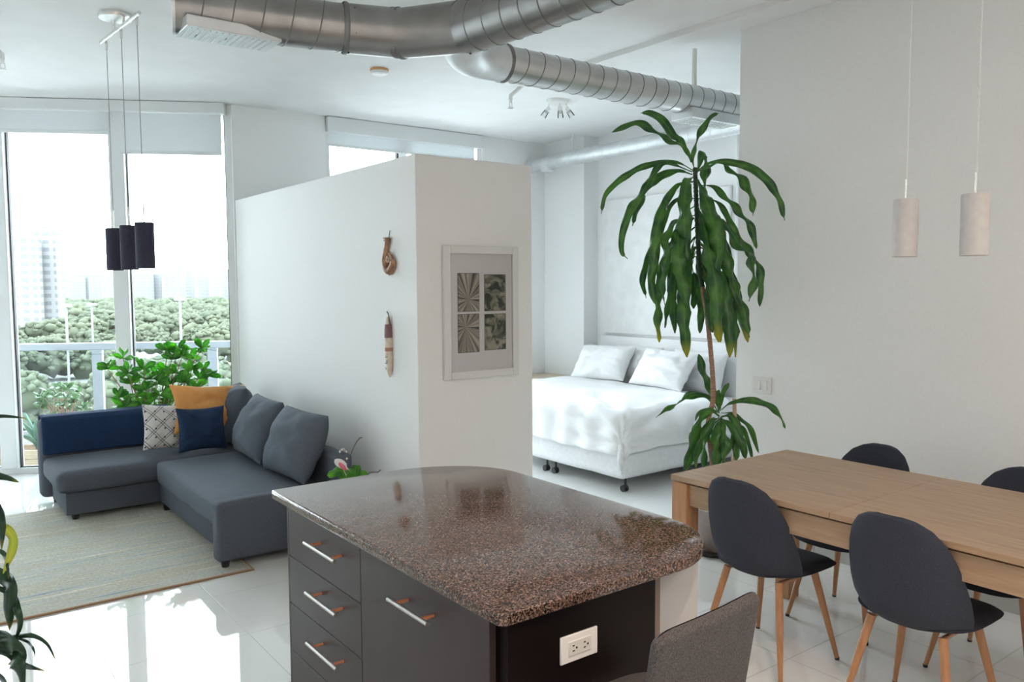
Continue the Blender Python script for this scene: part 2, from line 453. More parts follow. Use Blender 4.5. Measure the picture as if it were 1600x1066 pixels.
outline = [(XL, -3.2), (XR + 0.12, -3.2), (XR + 0.12, 2.2), (6.2, 2.2), (6.2, YW + 0.02), (2.35, YW + 0.02), (XL, YLW + 0.02)]
struct('floor', MB().prism(outline, -0.12, 0.0), M['tile'])
struct('ceiling', MB().prism(outline, CEIL, CEIL + 0.15), M['ceiling'])
struct('wall_right', MB().box((XR, -3.2, 0), (XR + 0.12, 3.27, CEIL)), M['wall'])
struct('wall_left', MB().box((XL - 0.15, -3.2, 0), (XL, YLW + 0.1, CEIL)), M['wall'])
struct('wall_kitchen', MB().box((XL, -3.35, 0), (XR + 0.12, -3.2, CEIL)), M['wall'])
struct('wall_bedroom', MB().box((XR + 0.12, 2.08, 0), (6.2, 2.2, CEIL)), M['wall'])
struct('wall_headboard', MB().box((6.03, 4.68, 0), (6.2, YW, CEIL)).box((6.03, 2.2, 0), (6.2, 4.07, CEIL)).box((6.03, 4.07, 0), (6.2, 4.68, 0.95)).box((6.03, 4.07, 2.98), (6.2, 4.68, CEIL)), M['wall'])
struct('wall_column', MB().box((5.83, 6.49, 0), (6.03, YW, CEIL)), M['wall'])
struct('wall_partition', MB().box((PX0, PY0, 0), (PX1, PY1 - 0.001, PZ), 0.004, 1), M['wall'])
# window wall of the bedroom: pier, and the wall right of the window
struct('wall_pier', MB().box((2.35, YW, 0), (3.215, YW + 0.2, CEIL)), M['wall'])
struct('wall_window', MB().box((4.98, YW, 0), (6.2, YW + 0.2, CEIL)), M['wall'])
# ceiling soffit running towards the bedroom beside the dining wall
struct('trim_1', MB().box((3.93, -3.2, CEIL - 0.035), (4.10, 4.42, CEIL + 0.01)), M['ceiling'])
# tiled skirting on the dining wall
m_skirt = mat('skirting_tile', (0.50, 0.50, 0.475), 0.15)
sk = MB()
y = 3.27
while y > -3.2:
    y2 = max(y - 0.583, -3.2); sk.box((XR - 0.012, y2 + 0.001, 0), (XR, y - 0.001, 0.112), 0.001, 1); y = y2
struct('baseboard_right', sk, m_skirt)

# ---- window 1 (the angled glass front of the living room)
def wbox(mb, s0, s1, o0, o1, z0, z1, bev=0.0):
    m = Matrix(((W1U.x, W1N.x, 0, W1A.x), (W1U.y, W1N.y, 0, W1A.y), (0, 0, 1, 0), (0, 0, 0, 1)))
    return mb.box((s0, o0, z0), (s1, o1, z1), bev, 1, mtx=m)
win1 = struct_empty('window_1', w1(2.3, 0.0, 0))
fr = MB()
wbox(fr, -0.02, 0.05, -0.01, 0.12, 0, CEIL)
wbox(fr, 0.05, w1_end, 0.0, 0.12, -0.02, 0.05)
wbox(fr, 0.05, w1_end, 0.0, 0.12, 3.08, CEIL)
obj('window_frame', fr, M['frame_white'], win1, smooth=False)
for s0, s1 in ((0.876, 1.0), (1.83, 1.96), (2.86, 2.98), (3.88, 4.0)):
    obj('mullion', wbox(MB(), s0, s1, -0.03, 0.11, 0.05, 3.08, 0.004), M['frame_white'], win1, smooth=False)
ga = MB()
for s in (0.055, 0.866, 1.003, 1.82, 1.963, 2.85):
    wbox(ga, s, s + 0.008, 0.03, 0.07, 0.05, 3.08)
obj('gasket', ga, M['gasket'], win1, smooth=False)
wbox(g2 := MB(), 0.06, w1_end, 0.03, 0.07, 0.05, 0.056); obj('gasket', g2, M['gasket'], win1, smooth=False)
for s0, s1 in ((0.05, 0.876), (1.0, 1.83), (1.96, 2.86), (2.98, 3.88), (4.0, w1_end)):
    obj('pane', wbox(MB(), s0, s1, 0.046, 0.054, 0.05, 3.08), M['glass'], win1, smooth=False)

# ---- window 2 (bedroom, seen over the partition)
win2 = struct_empty('window_2', (4.1, YW, 0))
fr = MB()
fr.box((3.215, YW + 0.02, 0), (3.26, YW + 0.14, CEIL)); fr.box((4.93, YW + 0.02, 0), (4.98, YW + 0.14, CEIL))
fr.box((3.26, YW + 0.02, 0), (4.93, YW + 0.14, 0.05)); fr.box((3.26, YW + 0.02, 3.09), (4.93, YW + 0.14, CEIL))
obj('window_frame', fr, M['frame_white'], win2, smooth=False)
obj('mullion', MB().box((4.0, YW + 0.03, 0.05), (4.09, YW + 0.13, 3.09), 0.004, 1), M['frame_white'], win2, smooth=False)
obj('gasket', MB().box((3.985, YW + 0.04, 0.05), (3.999, YW + 0.08, 3.09)), M['gasket'], win2, smooth=False)
for a, b in ((3.26, 4.0), (4.09, 4.93)):
    obj('pane', MB().box((a, YW + 0.076, 0.05), (b, YW + 0.084, 3.09)), M['glass'], win2, smooth=False)

# ---- window 3 (unseen, added behind the dining wall to brighten the bedroom)
fill_win = struct_empty('fill_window', (6.1, 4.37, 0.95))
fr = MB()
fr.box((6.08, 4.07, 0.95), (6.16, 4.11, 2.98)).box((6.08, 4.64, 0.95), (6.16, 4.68, 2.98)).box((6.08, 4.11, 0.95), (6.16, 4.64, 1.0)).box((6.08, 4.11, 2.93), (6.16, 4.64, 2.98))
obj('window_frame', fr, M['frame_white'], fill_win, smooth=False)
obj('pane', MB().box((6.115, 4.11, 1.0), (6.123, 4.64, 2.93)), M['glass'], fill_win, smooth=False)

# ---- roller blinds
def blind1(s0, s1, zb, label, cas):
    t = thing('roller_blind', label, 'blind', w1((s0 + s1) / 2, -0.06, zb))
    obj('fabric', wbox(MB(), s0, s1, -0.052, -0.049, zb, 3.070), M['blind'], t, smooth=False)
    obj('bottom_bar', wbox(MB(), s0, s1, -0.058, -0.044, zb - 0.012, zb + 0.014, 0.003), M['frame_white'], t)
    return t
blind1(0.07, 0.895, 2.735, 'white roller blind over the right pane, pulled lower than its neighbour', None)
blind1(0.985, 1.86, 2.895, 'white roller blind over the left pane, rolled up higher than its neighbour', None)
blind1(1.90, 2.80, 2.895, 'white roller blind at the far left beyond the edge of the photo', None)
t = thing('blind_cassette', 'long white blind cassette under the ceiling above the living room panes', 'blind housing', w1(2, -0.06, 3.07))
obj('housing', wbox(MB(), 0.045, w1_end - 0.02, -0.10, -0.005, 3.072, CEIL - 0.004, 0.003), M['frame_white'], t, smooth=False)
obj('end_cap', wbox(MB(), 0.036, 0.045, -0.102, -0.004, 3.070, CEIL - 0.003, 0.001), M['white_plastic'], t, smooth=False)
t = thing('roller_blind', 'white roller blind with cassette above the bedroom window, seen over the partition', 'blind', (4.1, YW - 0.03, 2.9))
obj('housing', MB().box((3.22, YW - 0.05, 3.025), (4.975, YW + 0.01, CEIL - 0.004), 0.003, 1), M['frame_white'], t, smooth=False)
obj('fabric', MB().box((3.235, YW - 0.012, 2.905), (4.87, YW - 0.009, 3.024)), M['blind'], t, smooth=False)
obj('bottom_bar', MB().box((3.235, YW - 0.018, 2.895), (4.87, YW - 0.004, 2.918), 0.003, 1), M['frame_white'], t)

# ------------------------------------------------------------------ outside
def ext(s, off, z): return w1(s, off, z)
m_conc = noise_mat('balcony_concrete', (0.12, 0.12, 0.118), (0.16, 0.16, 0.155), 5, 0.8, 0.1)
bd = MB()
bout = [(7.5, 9.1), (7.5, YW + 0.21), (2.2, YW + 0.21), (w1(0.0, 0.13).x, w1(0.0, 0.13).y), (w1(6.5, 0.13).x, w1(6.5, 0.13).y), (w1(6.5, 2.0).x, w1(6.5, 2.0).y), (w1(-1.2, 2.0).x, w1(-1.2, 2.0).y)]
struct('floor_balcony', MB().prism(bout, -0.25, -0.03), m_conc)
bceil = [(3.55, 8.75), (3.55, YW + 0.21)] + bout[2:6] + [(w1(-0.9, 2.0).x, w1(-0.9, 2.0).y)]
struct('ceiling_balcony', MB().prism(bceil, CEIL + 0.0, CEIL + 0.22), M['ceiling'])

RO, RZ = 1.86, 1.0
t = thing('balcony_railing', 'white metal balcony railing with glass infill outside the living room panes', 'railing', ext(1.5, RO, -0.03))
def rbox(mb, s0, s1, z0, z1, o0=RO - 0.02, o1=RO + 0.02, bev=0.0): return wbox(mb, s0, s1, o0, o1, z0, z1, bev)
obj('top_rail', rbox(MB(), -1.0, 6.4, RZ - 0.075, RZ, RO - 0.035, RO + 0.035, 0.006), M['rail_paint'], t, smooth=False)
obj('bottom_rail', rbox(MB(), -1.0, 6.4, 0.03, 0.06), M['rail_paint'], t, smooth=False)
for s in (-0.59, 0.60, 1.79, 2.98, 4.17, 5.36):
    obj('post', rbox(MB(), s - 0.05, s + 0.05, -0.03, RZ - 0.05, RO - 0.03, RO + 0.03), M['rail_paint'], t, smooth=False)
for s in (-0.59, 0.60, 1.79, 2.98, 4.17):
    obj('glass_panel', rbox(MB(), s + 0.05, s + 1.14, 0.06, RZ - 0.05, RO - 0.004, RO + 0.004), M['rail_glass'], t, smooth=False)

# string lights along the railing
t = thing('string_lights', 'dark string of tiny lights sagging below the balcony top rail', 'string lights', ext(1.4, RO - 0.06, 0.9))
pts = []
for i in range(90):
    s = -0.7 + i * 0.06; k = (s + 0.72) % 0.72 / 0.72
    pts.append(ext(s, RO - 0.05, RZ - 0.07 - 0.05 * sin(pi * k)))
obj('wire', MB().tube(pts, 0.002, 5), M['black_plastic'], t)
for p in pts[::5]: obj('bulb', MB().lathe([(0.001, -0.022), (0.008, -0.016), (0.006, -0.004), (0.004, 0)], p, 6), M['black_plastic'], t)

# balcony planter with agave, and a small tree beside it
P0 = at(62, 705, z=0.10)
def wmat(loc): return Matrix(((W1U.x, W1N.x, 0, loc[0]), (W1U.y, W1N.y, 0, loc[1]), (0, 0, 1, loc[2]), (0, 0, 0, 1)))
m_plank = wood('weathered_pine', (0.44, 0.33, 0.22), (0.60, 0.48, 0.34), (1, 1, 10), 6, 0.7)
pc = w1(1.98, 0.50, -0.03)
t = thing('planter_box', 'weathered wooden planter box on the balcony floor behind the glass', 'planter', pc)
pb = MB()
for k in range(2): pb.box((-0.42, -0.16, k * 0.085 + 0.002), (0.42, -0.145, k * 0.085 + 0.083), 0.002, 1, mtx=wmat(pc)).box((-0.42, 0.145, k * 0.085), (0.42, 0.16, k * 0.085 + 0.083), 0.002, 1, mtx=wmat(pc))
for sx_ in (-0.42, 0.405): pb.box((sx_, -0.144, 0), (sx_ + 0.015, 0.144, 0.168), 0.002, 1, mtx=wmat(pc))
obj('box', pb, m_plank, t, smooth=False)
obj('soil', MB().box((-0.40, -0.14, 0.0), (0.40, 0.14, 0.15), mtx=wmat(pc)), M['soil'], t, smooth=False)

def blade(mb, path, width, view, roll=0.0, fold=0.25, wave=0.0, n=8, prof=None, phase=0.0):
    """a leaf blade of real curvature following a 3-D path"""
    P_ = catmull(path, n); N = len(P_); nu = 5
    ln = 0; L = [0]
    for i in range(1, N): ln += (P_[i] - P_[i - 1]).length; L.append(ln)
    def pr(t):
        if prof: return prof(t)
        return max(0.04, (sin(pi * min(1, t ** 0.8)) ** 0.7))
    rows = []
    for i, p in enumerate(P_):
        tg = (P_[min(i + 1, N - 1)] - P_[max(i - 1, 0)]).normalized()
        v = Vector(view) - tg * tg.dot(Vector(view))
        if v.length < 1e-4: v = tg.orthogonal()
        v.normalize(); sd = tg.cross(v)
        a = roll + 0.25 * sin(3.0 * i / N * pi + phase)
        sd2 = sd * cos(a) + v * sin(a); nn = v * cos(a) - sd * sin(a)
        w = width * 0.5 * pr(L[i] / ln)
        row = []
        for k in range(nu):
            q = k / (nu - 1) * 2 - 1
            wob = wave * w * sin(L[i] * 42 + phase + (0 if q < 0 else 2.1)) * abs(q)
            row.append(mb.bm.verts.new(p + sd2 * (q * w) + nn * (-fold * w * abs(q) + wob)))
        rows.append(row)
    for i in range(N - 1):
        for k in range(nu - 1):
            f = mb.bm.faces.new((rows[i][k], rows[i][k + 1], rows[i + 1][k + 1], rows[i + 1][k]))
            for lp, (a, b) in zip(f.loops, ((i, k), (i, k + 1), (i + 1, k + 1), (i + 1, k))):
                lp[mb.uv].uv = (b / (nu - 1), L[a] / ln)

rnd = random.Random(5)
def agave(base, n, size, label):
    t = thing('agave_plant', label, 'plant', base)
    mb = MB()
    for i in range(n):
        a = i * 2.4 + rnd.random() * 0.4; el = 0.5 + 0.8 * rnd.random()
        d = Vector((cos(a) * cos(el), sin(a) * cos(el), sin(el)))
        b = Vector(base)
        blade(mb, [b, b + d * size * 0.5 + Vector((0, 0, 0.02)), b + d * size], 0.075, Vector((cos(a + pi), sin(a + pi), 0.6)).normalized(), fold=-0.35, prof=lambda t: max(0.03, 0.75 + 0.4 * t - 1.15 * t ** 3))
    solidify(obj('leaves', mb, M['agave'], t), 0.006)
    return t
agave(w1(1.86, 0.50, 0.12), 13, 0.36, 'blue-green agave with thick pointed leaves in the balcony planter')

def bushy(name, label, base, height, spread, nrose, leaf, m_leaf, seed, flat=False):
    t = thing(name, label, 'plant', base)
    r = random.Random(seed); st = MB(); lf = MB(); b = Vector(base)
    for i in range(nrose):
        a = r.random() * 2 * pi; rr = spread * sqrt(r.random()); h = height * (0.55 + 0.45 * r.random())
        tip = b + Vector((cos(a) * rr, sin(a) * rr, h))
        mid = b + Vector((cos(a) * rr * 0.3, sin(a) * rr * 0.3, h * 0.55))
        st.tube(catmull([b, mid, tip], 4), [0.007] * 4 + [0.004] * 5, 5)
        for k in range(7):
            aa = r.random() * 2 * pi; el = r.uniform(-0.3, 0.9)
            d = Vector((cos(aa) * cos(el), sin(aa) * cos(el), sin(el)))
            blade(lf, [tip, tip + d * leaf * 0.6 + Vector((0, 0, 0.01)), tip + d * leaf], leaf * 0.42, (0.2, -0.8, 0.6), roll=r.uniform(-1, 1), n=4)
    obj('stem', st, M['bark'], t); obj('foliage', lf, m_leaf, t)
    return t
bushy('potted_shrub', 'small leafy shrub on the balcony behind the planter box', w1(1.82, 1.0, -0.03), 0.68, 0.22, 26, 0.09, leaf_mat('shrub_leaf', (0.045, 0.095, 0.040), (0.08, 0.14, 0.06), trans=0.2), 3)

# ---- landscape far below
m_ground = noise_mat('hazy_ground', (0.075, 0.080, 0.070), (0.15, 0.15, 0.14), 0.035, 0.9, 0, coord='Object')
struct('floor_ground', MB().box((-900, 60, -22.4), (1500, 2600, -22)), m_ground)
struct('floor_bounce', MB().box((-900, -600, -22.4), (1500, 60, -22)), noise_mat('pale_bounce_ground', (0.40, 0.39, 0.37), (0.52, 0.51, 0.49), 0.2, 0.9, 0))  # unseen pale ground added to bounce sky light up to the ceiling
def canopy_mat():
    m = noise_mat('tree_canopy', (0.085, 0.102, 0.068), (0.118, 0.132, 0.086), 0.05, 0.9, 0, detail=8, coord='Object', p0=0.38, p1=0.62)  # pale, narrow colour range stands in for haze over the trees
    make_translucent(m, 0.5, (0.19, 0.22, 0.145))
    return m
can = MB(); r = random.Random(8)
ico = bmesh.new(); bmesh.ops.create_icosphere(ico, subdivisions=2, radius=1.0)
icv = [v.co.copy() for v in ico.verts]; icf = [[v.index for v in f.verts] for f in ico.faces]; ico.free()
def blob(mb, c, rx, rz, seed):
    vs = []
    for v in icv:
        k = 1 + 0.55 * noise.noise(v * 2.6 + Vector((seed * 3.1, seed, 0)))
        vs.append(mb.bm.verts.new(Vector((c[0] + v.x * rx * k, c[1] + v.y * rx * k, c[2] + v.z * rz * k))))
    for f in icf: mb.bm.faces.new([vs[i] for i in f])
keep_out = [(at(74, 455, d=330), 20), (at(40, 455, d=322), 20), (at(103, 455, d=190), 11), (at(143, 455, d=230), 11), (at(281, 455, d=190), 11), (at(128, 628, z=-20), 18), (at(205, 600, z=-20), 16), (at(315, 585, z=-20), 17)]
ico1 = bmesh.new(); bmesh.ops.create_icosphere(ico1, subdivisions=1, radius=1.0)
icv1 = [v.co.copy() for v in ico1.verts]; icf1 = [[v.index for v in f.verts] for f in ico1.faces]; ico1.free()
def tuft(mb, c, rx, seed):
    vs = []
    for v in icv1:
        k = 1 + 0.9 * noise.noise(v * 1.7 + Vector((seed * 1.31, seed * 0.7, 0)))
        vs.append(mb.bm.verts.new(Vector((c[0] + v.x * rx * k, c[1] + v.y * rx * k, c[2] + v.z * rx * 0.75 * k))))
    for f in icf1: mb.bm.faces.new([vs[i] for i in f])
for i in range(3300):
    u = r.uniform(-420, 390); dist = 110 + 720 * r.random() ** 1.1
    p = at(u, 455, d=dist)
    if dist < 330 and noise.noise(Vector((p.x * 0.022, p.y * 0.022, 0))) < (0.14 if dist < 230 else 0.02): continue
    if any((p.x - q.x) ** 2 + (p.y - q.y) ** 2 < rr_ * rr_ for q, rr_ in keep_out): continue
    top = r.uniform(6, 12); sz = r.uniform(2.4, 4.6) * (1 + dist / 900)
    n_ = 44 if dist < 260 else (18 if dist < 420 else 8)
    blob(can, (p.x, p.y, -22 + top - sz * 0.8), sz * 0.72, sz * 0.6, i)
    for k in range(n_):
        a = r.random() * 2 * pi; el = r.uniform(-0.2, 1.4); rr_ = sz * r.uniform(0.7, 1.0)
        tuft(can, (p.x + cos(a) * cos(el) * rr_, p.y + sin(a) * cos(el) * rr_, -22 + top - sz * 0.8 + sin(el) * sz * 0.8), sz * (0.17 if n_ == 44 else 0.30 if n_ == 18 else 0.45) * r.uniform(0.7, 1.3), i * 31 + k)
o = obj('treetop_canopy', can, canopy_mat(), angle=180); tag(o, 'hazy green treetops spreading below the balcony to the skyline', 'trees'); o['kind'] = 'stuff'

def facade(name, c_wall, c_win, sx_, sz_):
    m = mat(name, c_wall, 0.8)
    n, l, b = nodes(m)
    t = n.new('ShaderNodeTexCoord'); mp = n.new('ShaderNodeMapping')
    br = n.new('ShaderNodeTexBrick'); br.offset = 0; br.inputs['Scale'].default_value = 1
    cb = n.new('ShaderNodeCombineXYZ'); sp = n.new('ShaderNodeSeparateXYZ'); ad = n.new('ShaderNodeMath')
    l.new(t.outputs['Object'], sp.inputs[0]); l.new(sp.outputs[0], ad.inputs[0]); l.new(sp.outputs[1], ad.inputs[1])
    l.new(ad.outputs[0], cb.inputs[0]); l.new(sp.outputs[2], cb.inputs[1]); l.new(cb.outputs[0], br.inputs[0])
    br.inputs['Brick Width'].default_value = sx_; br.inputs['Row Height'].default_value = sz_
    br.inputs['Mortar Size'].default_value = sz_ * 0.26
    br.inputs['Color1'].default_value = (*c_win, 1); br.inputs['Color2'].default_value = (*c_win, 1); br.inputs['Mortar'].default_value = (*c_wall, 1)
    l.new(br.outputs['Color'], b.inputs['Base Color'])
    return m
m_tower = facade('tower_facade', (0.155, 0.156, 0.157), (0.10, 0.102, 0.105), 4.2, 3.1)
m_sky = facade('distant_facade', (0.130, 0.132, 0.134), (0.112, 0.115, 0.118), 9.0, 4.0)
def tower(name, label, u0, u1, vtop, dist, mt, group=None, extra=True):
    a = at((u0 + u1) / 2, vtop, d=dist); w = (u1 - u0) / F_PX * dist
    t = thing(name, label, 'building', (a.x, a.y, -22), -YAW, group)
    obj('tower_body', MB().box((-w / 2, -w * 0.3, 0), (w / 2, w * 0.3, a.z + 22)), mt, t, smooth=False, local=True)
    if extra: obj('roof_structure', MB().box((-w / 4, -w * 0.15, a.z + 22), (w / 5, w * 0.15, a.z + 22 + w * 0.12)), mt, t, smooth=False, local=True)
    return t
tower('apartment_tower', 'tall white apartment tower at far left, stepping lower on its left', 57, 91, 358, 330, m_tower)
tower('apartment_tower', 'shorter white tower wing in front left of the tall apartment tower', 22, 58, 374, 322, m_tower)
r = random.Random(21); u = 96
while u < 420:
    w = r.uniform(12, 26); top = r.choice([424, 430, 433, 427, 436, 421])
    tower('distant_tower', 'pale hazy high-rise standing on the skyline behind the treetops', u, u + w, top, r.uniform(950, 1150), m_sky, 'high-rises on the skyline', False)
    u += w + r.uniform(1, 7)
tower('distant_tower', 'darker high-rise rising above the others on the skyline, seen through the right pane', 276, 289, 412, 1165, m_sky)
for (u, v0, v1_, d_) in ((103, 480, 518, 190), (143, 478, 515, 230), (281, 470, 520, 190)):
    p1, p0 = at(u, v0, d=d_), at(u, v0 + 60, d=d_)
    t = thing('light_mast', {103: 'floodlight mast among treetops, leftmost of the two in the left pane', 143: 'floodlight mast among treetops just right of another in the left pane', 281: 'floodlight mast with a wide lamp bank in the right pane'}[u], 'light mast', (p1.x, p1.y, -22))
    obj('mast', MB().tube([(p1.x, p1.y, -22), p1], 0.28, 8), M['galv'], t)
    obj('lamp_bank', MB().box((-1.3, -0.3, 0), (1.3, 0.3, 0.8), mtx=Matrix.Translation(p1) @ Matrix.Rotation(-YAW, 4, 'Z')), M['galv'], t)
for (u, v, d_, w, dd, h, c, lb) in ((128, 628, 118, 16, 9, 3.5, (0.75, 0.73, 0.70), 'low flat-roofed pale building among trees below the balcony'), (205, 600, 140, 12, 8, 4, (0.55, 0.6, 0.66), 'low bluish building behind the leafy indoor plant'), (315, 585, 150, 14, 9, 4, (0.7, 0.7, 0.7), 'low grey building at right below the balcony rail')):
    p = at(u, v, z=-20)
    t = thing('low_building', lb, 'building', (p.x, p.y, -22), -0.4)
    mw = mat('painted_render', tuple(k * 0.11 for k in c), 0.8)
    obj('walls', MB().box((-w / 2, -dd / 2, 0), (w / 2, dd / 2, h)), mw, t, smooth=False, local=True)
    obj('roof', MB().box((-w / 2 - 0.4, -dd / 2 - 0.4, h), (w / 2 + 0.4, dd / 2 + 0.4, h + 0.3)), M['galv'], t, smooth=False, local=True)

# ------------------------------------------------------------------ air ducts
def spiral(axis, rad, pitch=0.125, r=0.0035):
    """raised seam winding round a straight or bent duct axis"""
    P_ = [Vector(p) for p in axis]; L = [0]
    for i in range(1, len(P_)): L.append(L[-1] + (P_[i] - P_[i - 1]).length)
    n = int(L[-1] / pitch * 28); out = []; j = 0
    for k in range(n + 1):
        s = L[-1] * k / n
        while j < len(L) - 2 and L[j + 1] < s: j += 1
        t = (s - L[j]) / (L[j + 1] - L[j]); p = P_[j].lerp(P_[j + 1], t); tg = (P_[j + 1] - P_[j]).normalized()
        a = tg.cross(Vector((0, 0, 1))).normalized(); b = a.cross(tg).normalized(); ph = 2 * pi * s / pitch
        out.append(p + (a * cos(ph) + b * sin(ph)) * rad)
    return out
DZ = 2.80
t = thing('air_duct', 'large galvanised spiral air duct under the ceiling, branching left and right', 'duct', (2.2, 3.4, DZ))
RA, RM, RB = 0.108, 0.119, 0.094
A_l = Vector((0.990, 3.755, DZ)); A_r = Vector((1.716, 3.578, DZ)); Mc = Vector((2.225, 2.78, DZ + 0.002)); Mn = Vector((2.36, 1.3, DZ + 0.01))
def duct_open(mb, a, b, r0, r1=None):
    r1 = r1 or r0; mb.tube([a, b], [r0, r1], 40, cap=False)
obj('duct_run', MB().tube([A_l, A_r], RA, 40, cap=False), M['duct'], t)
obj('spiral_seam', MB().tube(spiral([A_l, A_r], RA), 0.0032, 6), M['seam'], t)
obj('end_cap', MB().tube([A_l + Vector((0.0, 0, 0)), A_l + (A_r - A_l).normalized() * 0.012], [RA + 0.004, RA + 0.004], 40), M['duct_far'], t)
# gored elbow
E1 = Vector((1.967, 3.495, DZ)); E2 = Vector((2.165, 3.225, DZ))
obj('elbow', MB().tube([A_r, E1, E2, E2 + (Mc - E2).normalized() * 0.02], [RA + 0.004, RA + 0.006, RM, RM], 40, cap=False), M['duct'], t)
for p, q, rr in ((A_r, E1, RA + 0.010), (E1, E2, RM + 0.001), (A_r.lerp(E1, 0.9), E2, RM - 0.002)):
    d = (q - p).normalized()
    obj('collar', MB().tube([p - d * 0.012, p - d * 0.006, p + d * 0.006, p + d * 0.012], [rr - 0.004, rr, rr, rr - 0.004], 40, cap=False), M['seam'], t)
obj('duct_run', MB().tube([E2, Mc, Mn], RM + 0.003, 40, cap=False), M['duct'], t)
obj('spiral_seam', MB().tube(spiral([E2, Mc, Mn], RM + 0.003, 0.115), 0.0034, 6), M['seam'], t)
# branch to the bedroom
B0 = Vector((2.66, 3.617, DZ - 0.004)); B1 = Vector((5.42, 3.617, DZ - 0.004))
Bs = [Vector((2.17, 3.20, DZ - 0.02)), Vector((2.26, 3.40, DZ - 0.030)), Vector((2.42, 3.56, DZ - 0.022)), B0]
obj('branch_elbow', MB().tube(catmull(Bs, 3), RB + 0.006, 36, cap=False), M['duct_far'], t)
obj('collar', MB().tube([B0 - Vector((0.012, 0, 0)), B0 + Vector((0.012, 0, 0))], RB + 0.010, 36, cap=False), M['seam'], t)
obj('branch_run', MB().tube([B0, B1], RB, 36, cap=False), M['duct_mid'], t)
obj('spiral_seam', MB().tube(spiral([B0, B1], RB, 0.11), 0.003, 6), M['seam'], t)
for p, rr in ((E2, RM + 0.006), (A_r, RA + 0.006)):
    for k in range(6):
        a = k * pi / 3 + 0.4
        obj('screw', MB().box(p + Vector((0.004, rr * cos(a) - 0.004, rr * sin(a) - 0.004)), p + Vector((0.014, rr * cos(a) + 0.004, rr * sin(a) + 0.004)), 0.001, 1), M['black_metal'], t)
def grille(x0, x1, y0, y1, z0, z1, name='diffuser'):
    g = MB().box((x0, y0, z0), (x1, y1, z1), 0.003, 1)
    d = obj(name, g, M['duct_far'], t, smooth=False)
    v = MB(); n = 14
    for i in range(n):
        xx = x0 + 0.02 + (x1 - x0 - 0.04) * i / n
        v.box((xx, y0 + 0.02, z0 - 0.004), (xx + 0.006, y1 - 0.02, z0 + 0.002))
    k = obj('louvre', v, M['duct_mid'], d, smooth=False)
    return d
grille(1.01, 1.42, 3.60, 3.80, DZ - 0.108, DZ - 0.06)
grille(4.10, 4.62, 3.53, 3.71, DZ - 0.135, DZ - 0.07)
for x in (1.3, 4.22, 5.4):
    obj('hanger', MB().box((x - 0.012, 3.61 + (0 if x > 2 else -0.02), DZ + 0.08), (x + 0.012, 3.63 + (0 if x > 2 else -0.02), CEIL - 0.034 if x == 4.22 else CEIL)), M['white_plastic'], t, smooth=False)

t = thing('air_duct', 'slim silver spiral duct crossing the bedroom near the headboard wall', 'duct', (5.65, 5.5, 2.91))
Ca, Cb = Vector((5.62, 7.13, 2.905)), Vector((5.68, 2.3, 2.925))
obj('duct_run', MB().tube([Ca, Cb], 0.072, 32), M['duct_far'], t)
obj('spiral_seam', MB().tube(spiral([Ca, Cb], 0.072, 0.12), 0.0022, 6), M['frame_white'], t)
obj('outlet_collar', MB().tube([Ca + Vector((0, -0.28, -0.03)), Ca + Vector((0, -0.28, -0.085)), Ca + Vector((0, -0.28, -0.10))], [0.07, 0.07, 0.055], 28), M['duct_far'], t)
obj('hanger', MB().box((5.635, 6.45, 2.97), (5.655, 6.47, CEIL)), M['white_plastic'], t, smooth=False)

# ------------------------------------------------------------------ small ceiling things
c = Vector((2.85, 5.385, CEIL))
t = thing('smoke_detector', 'round smoke detector with an orange ring on the ceiling below the duct', 'smoke detector', c)
obj('base', MB().lathe([(0.066, -0.018), (0.068, -0.002), (0.068, 0.0)], c), mat('aged_orange_plastic', (0.62, 0.36, 0.16), 0.5), t)
obj('cover', MB().lathe([(0.001, -0.042), (0.045, -0.042), (0.060, -0.034), (0.064, -0.018), (0.064, -0.017)], c), M['white_plastic'], t)

c = Vector((4.55, 5.40, CEIL))
t = thing('ceiling_spotlight', 'white round ceiling plate with three small glass spotlights', 'ceiling lamp', c)
obj('ceiling_plate', MB().lathe([(0.001, -0.030), (0.080, -0.030), (0.094, -0.020), (0.096, 0.0)], c), M['white_plastic'], t)
for k, (dx, dy, tx, ty) in enumerate(((-0.06, 0.045, -0.5, 0.45), (0.0, -0.03, -0.05, -0.15), (0.06, -0.045, 0.5, -0.4))):
    a = c + Vector((dx, dy, -0.028)); b = a + Vector((0, 0, -0.035)); d = Vector((tx, ty, -1)).normalized()
    h = obj('spot_head', MB().tube([b - d * 0.005, b + d * 0.05], [0.018, 0.020], 16), M['chrome'], t)
    obj('stem', MB().tube([a, b], 0.005, 8), M['chrome'], h)
    obj('glass_shade', MB().tube([b + d * 0.03, b + d * 0.09], [0.021, 0.026], 18, cap=False), M['clear'], h)

def sprinkler(c, label, arm):
    t = thing('sprinkler', label, 'sprinkler', c)
    obj('pipe', MB().tube([c + Vector(arm), c + Vector((0, 0, 0.0)), c + Vector((0, 0, -0.03))], 0.017, 12), M['white_plastic'], t)
    obj('sprinkler_head', MB().lathe([(0.012, -0.055), (0.012, -0.03)], c, 12).tube([c + Vector((-0.012, 0, -0.05)), c + Vector((-0.013, 0, -0.08)), c + Vector((0, 0, -0.09))], 0.003, 6).tube([c + Vector((0.012, 0, -0.05)), c + Vector((0.013, 0, -0.08)), c + Vector((0, 0, -0.09))], 0.003, 6).lathe([(0.022, -0.096), (0.022, -0.090)], c, 16), M['chrome'], t)
sprinkler(Vector((3.93, 5.24, CEIL - 0.075)), 'white sprinkler arm with metal head under the ceiling left of the spotlights', (0.10, -0.03, 0.09))
sprinkler(Vector((0.60, 6.33, CEIL - 0.05)), 'small metal sprinkler on the ceiling at the far left edge', (-0.06, 0.02, 0.06))

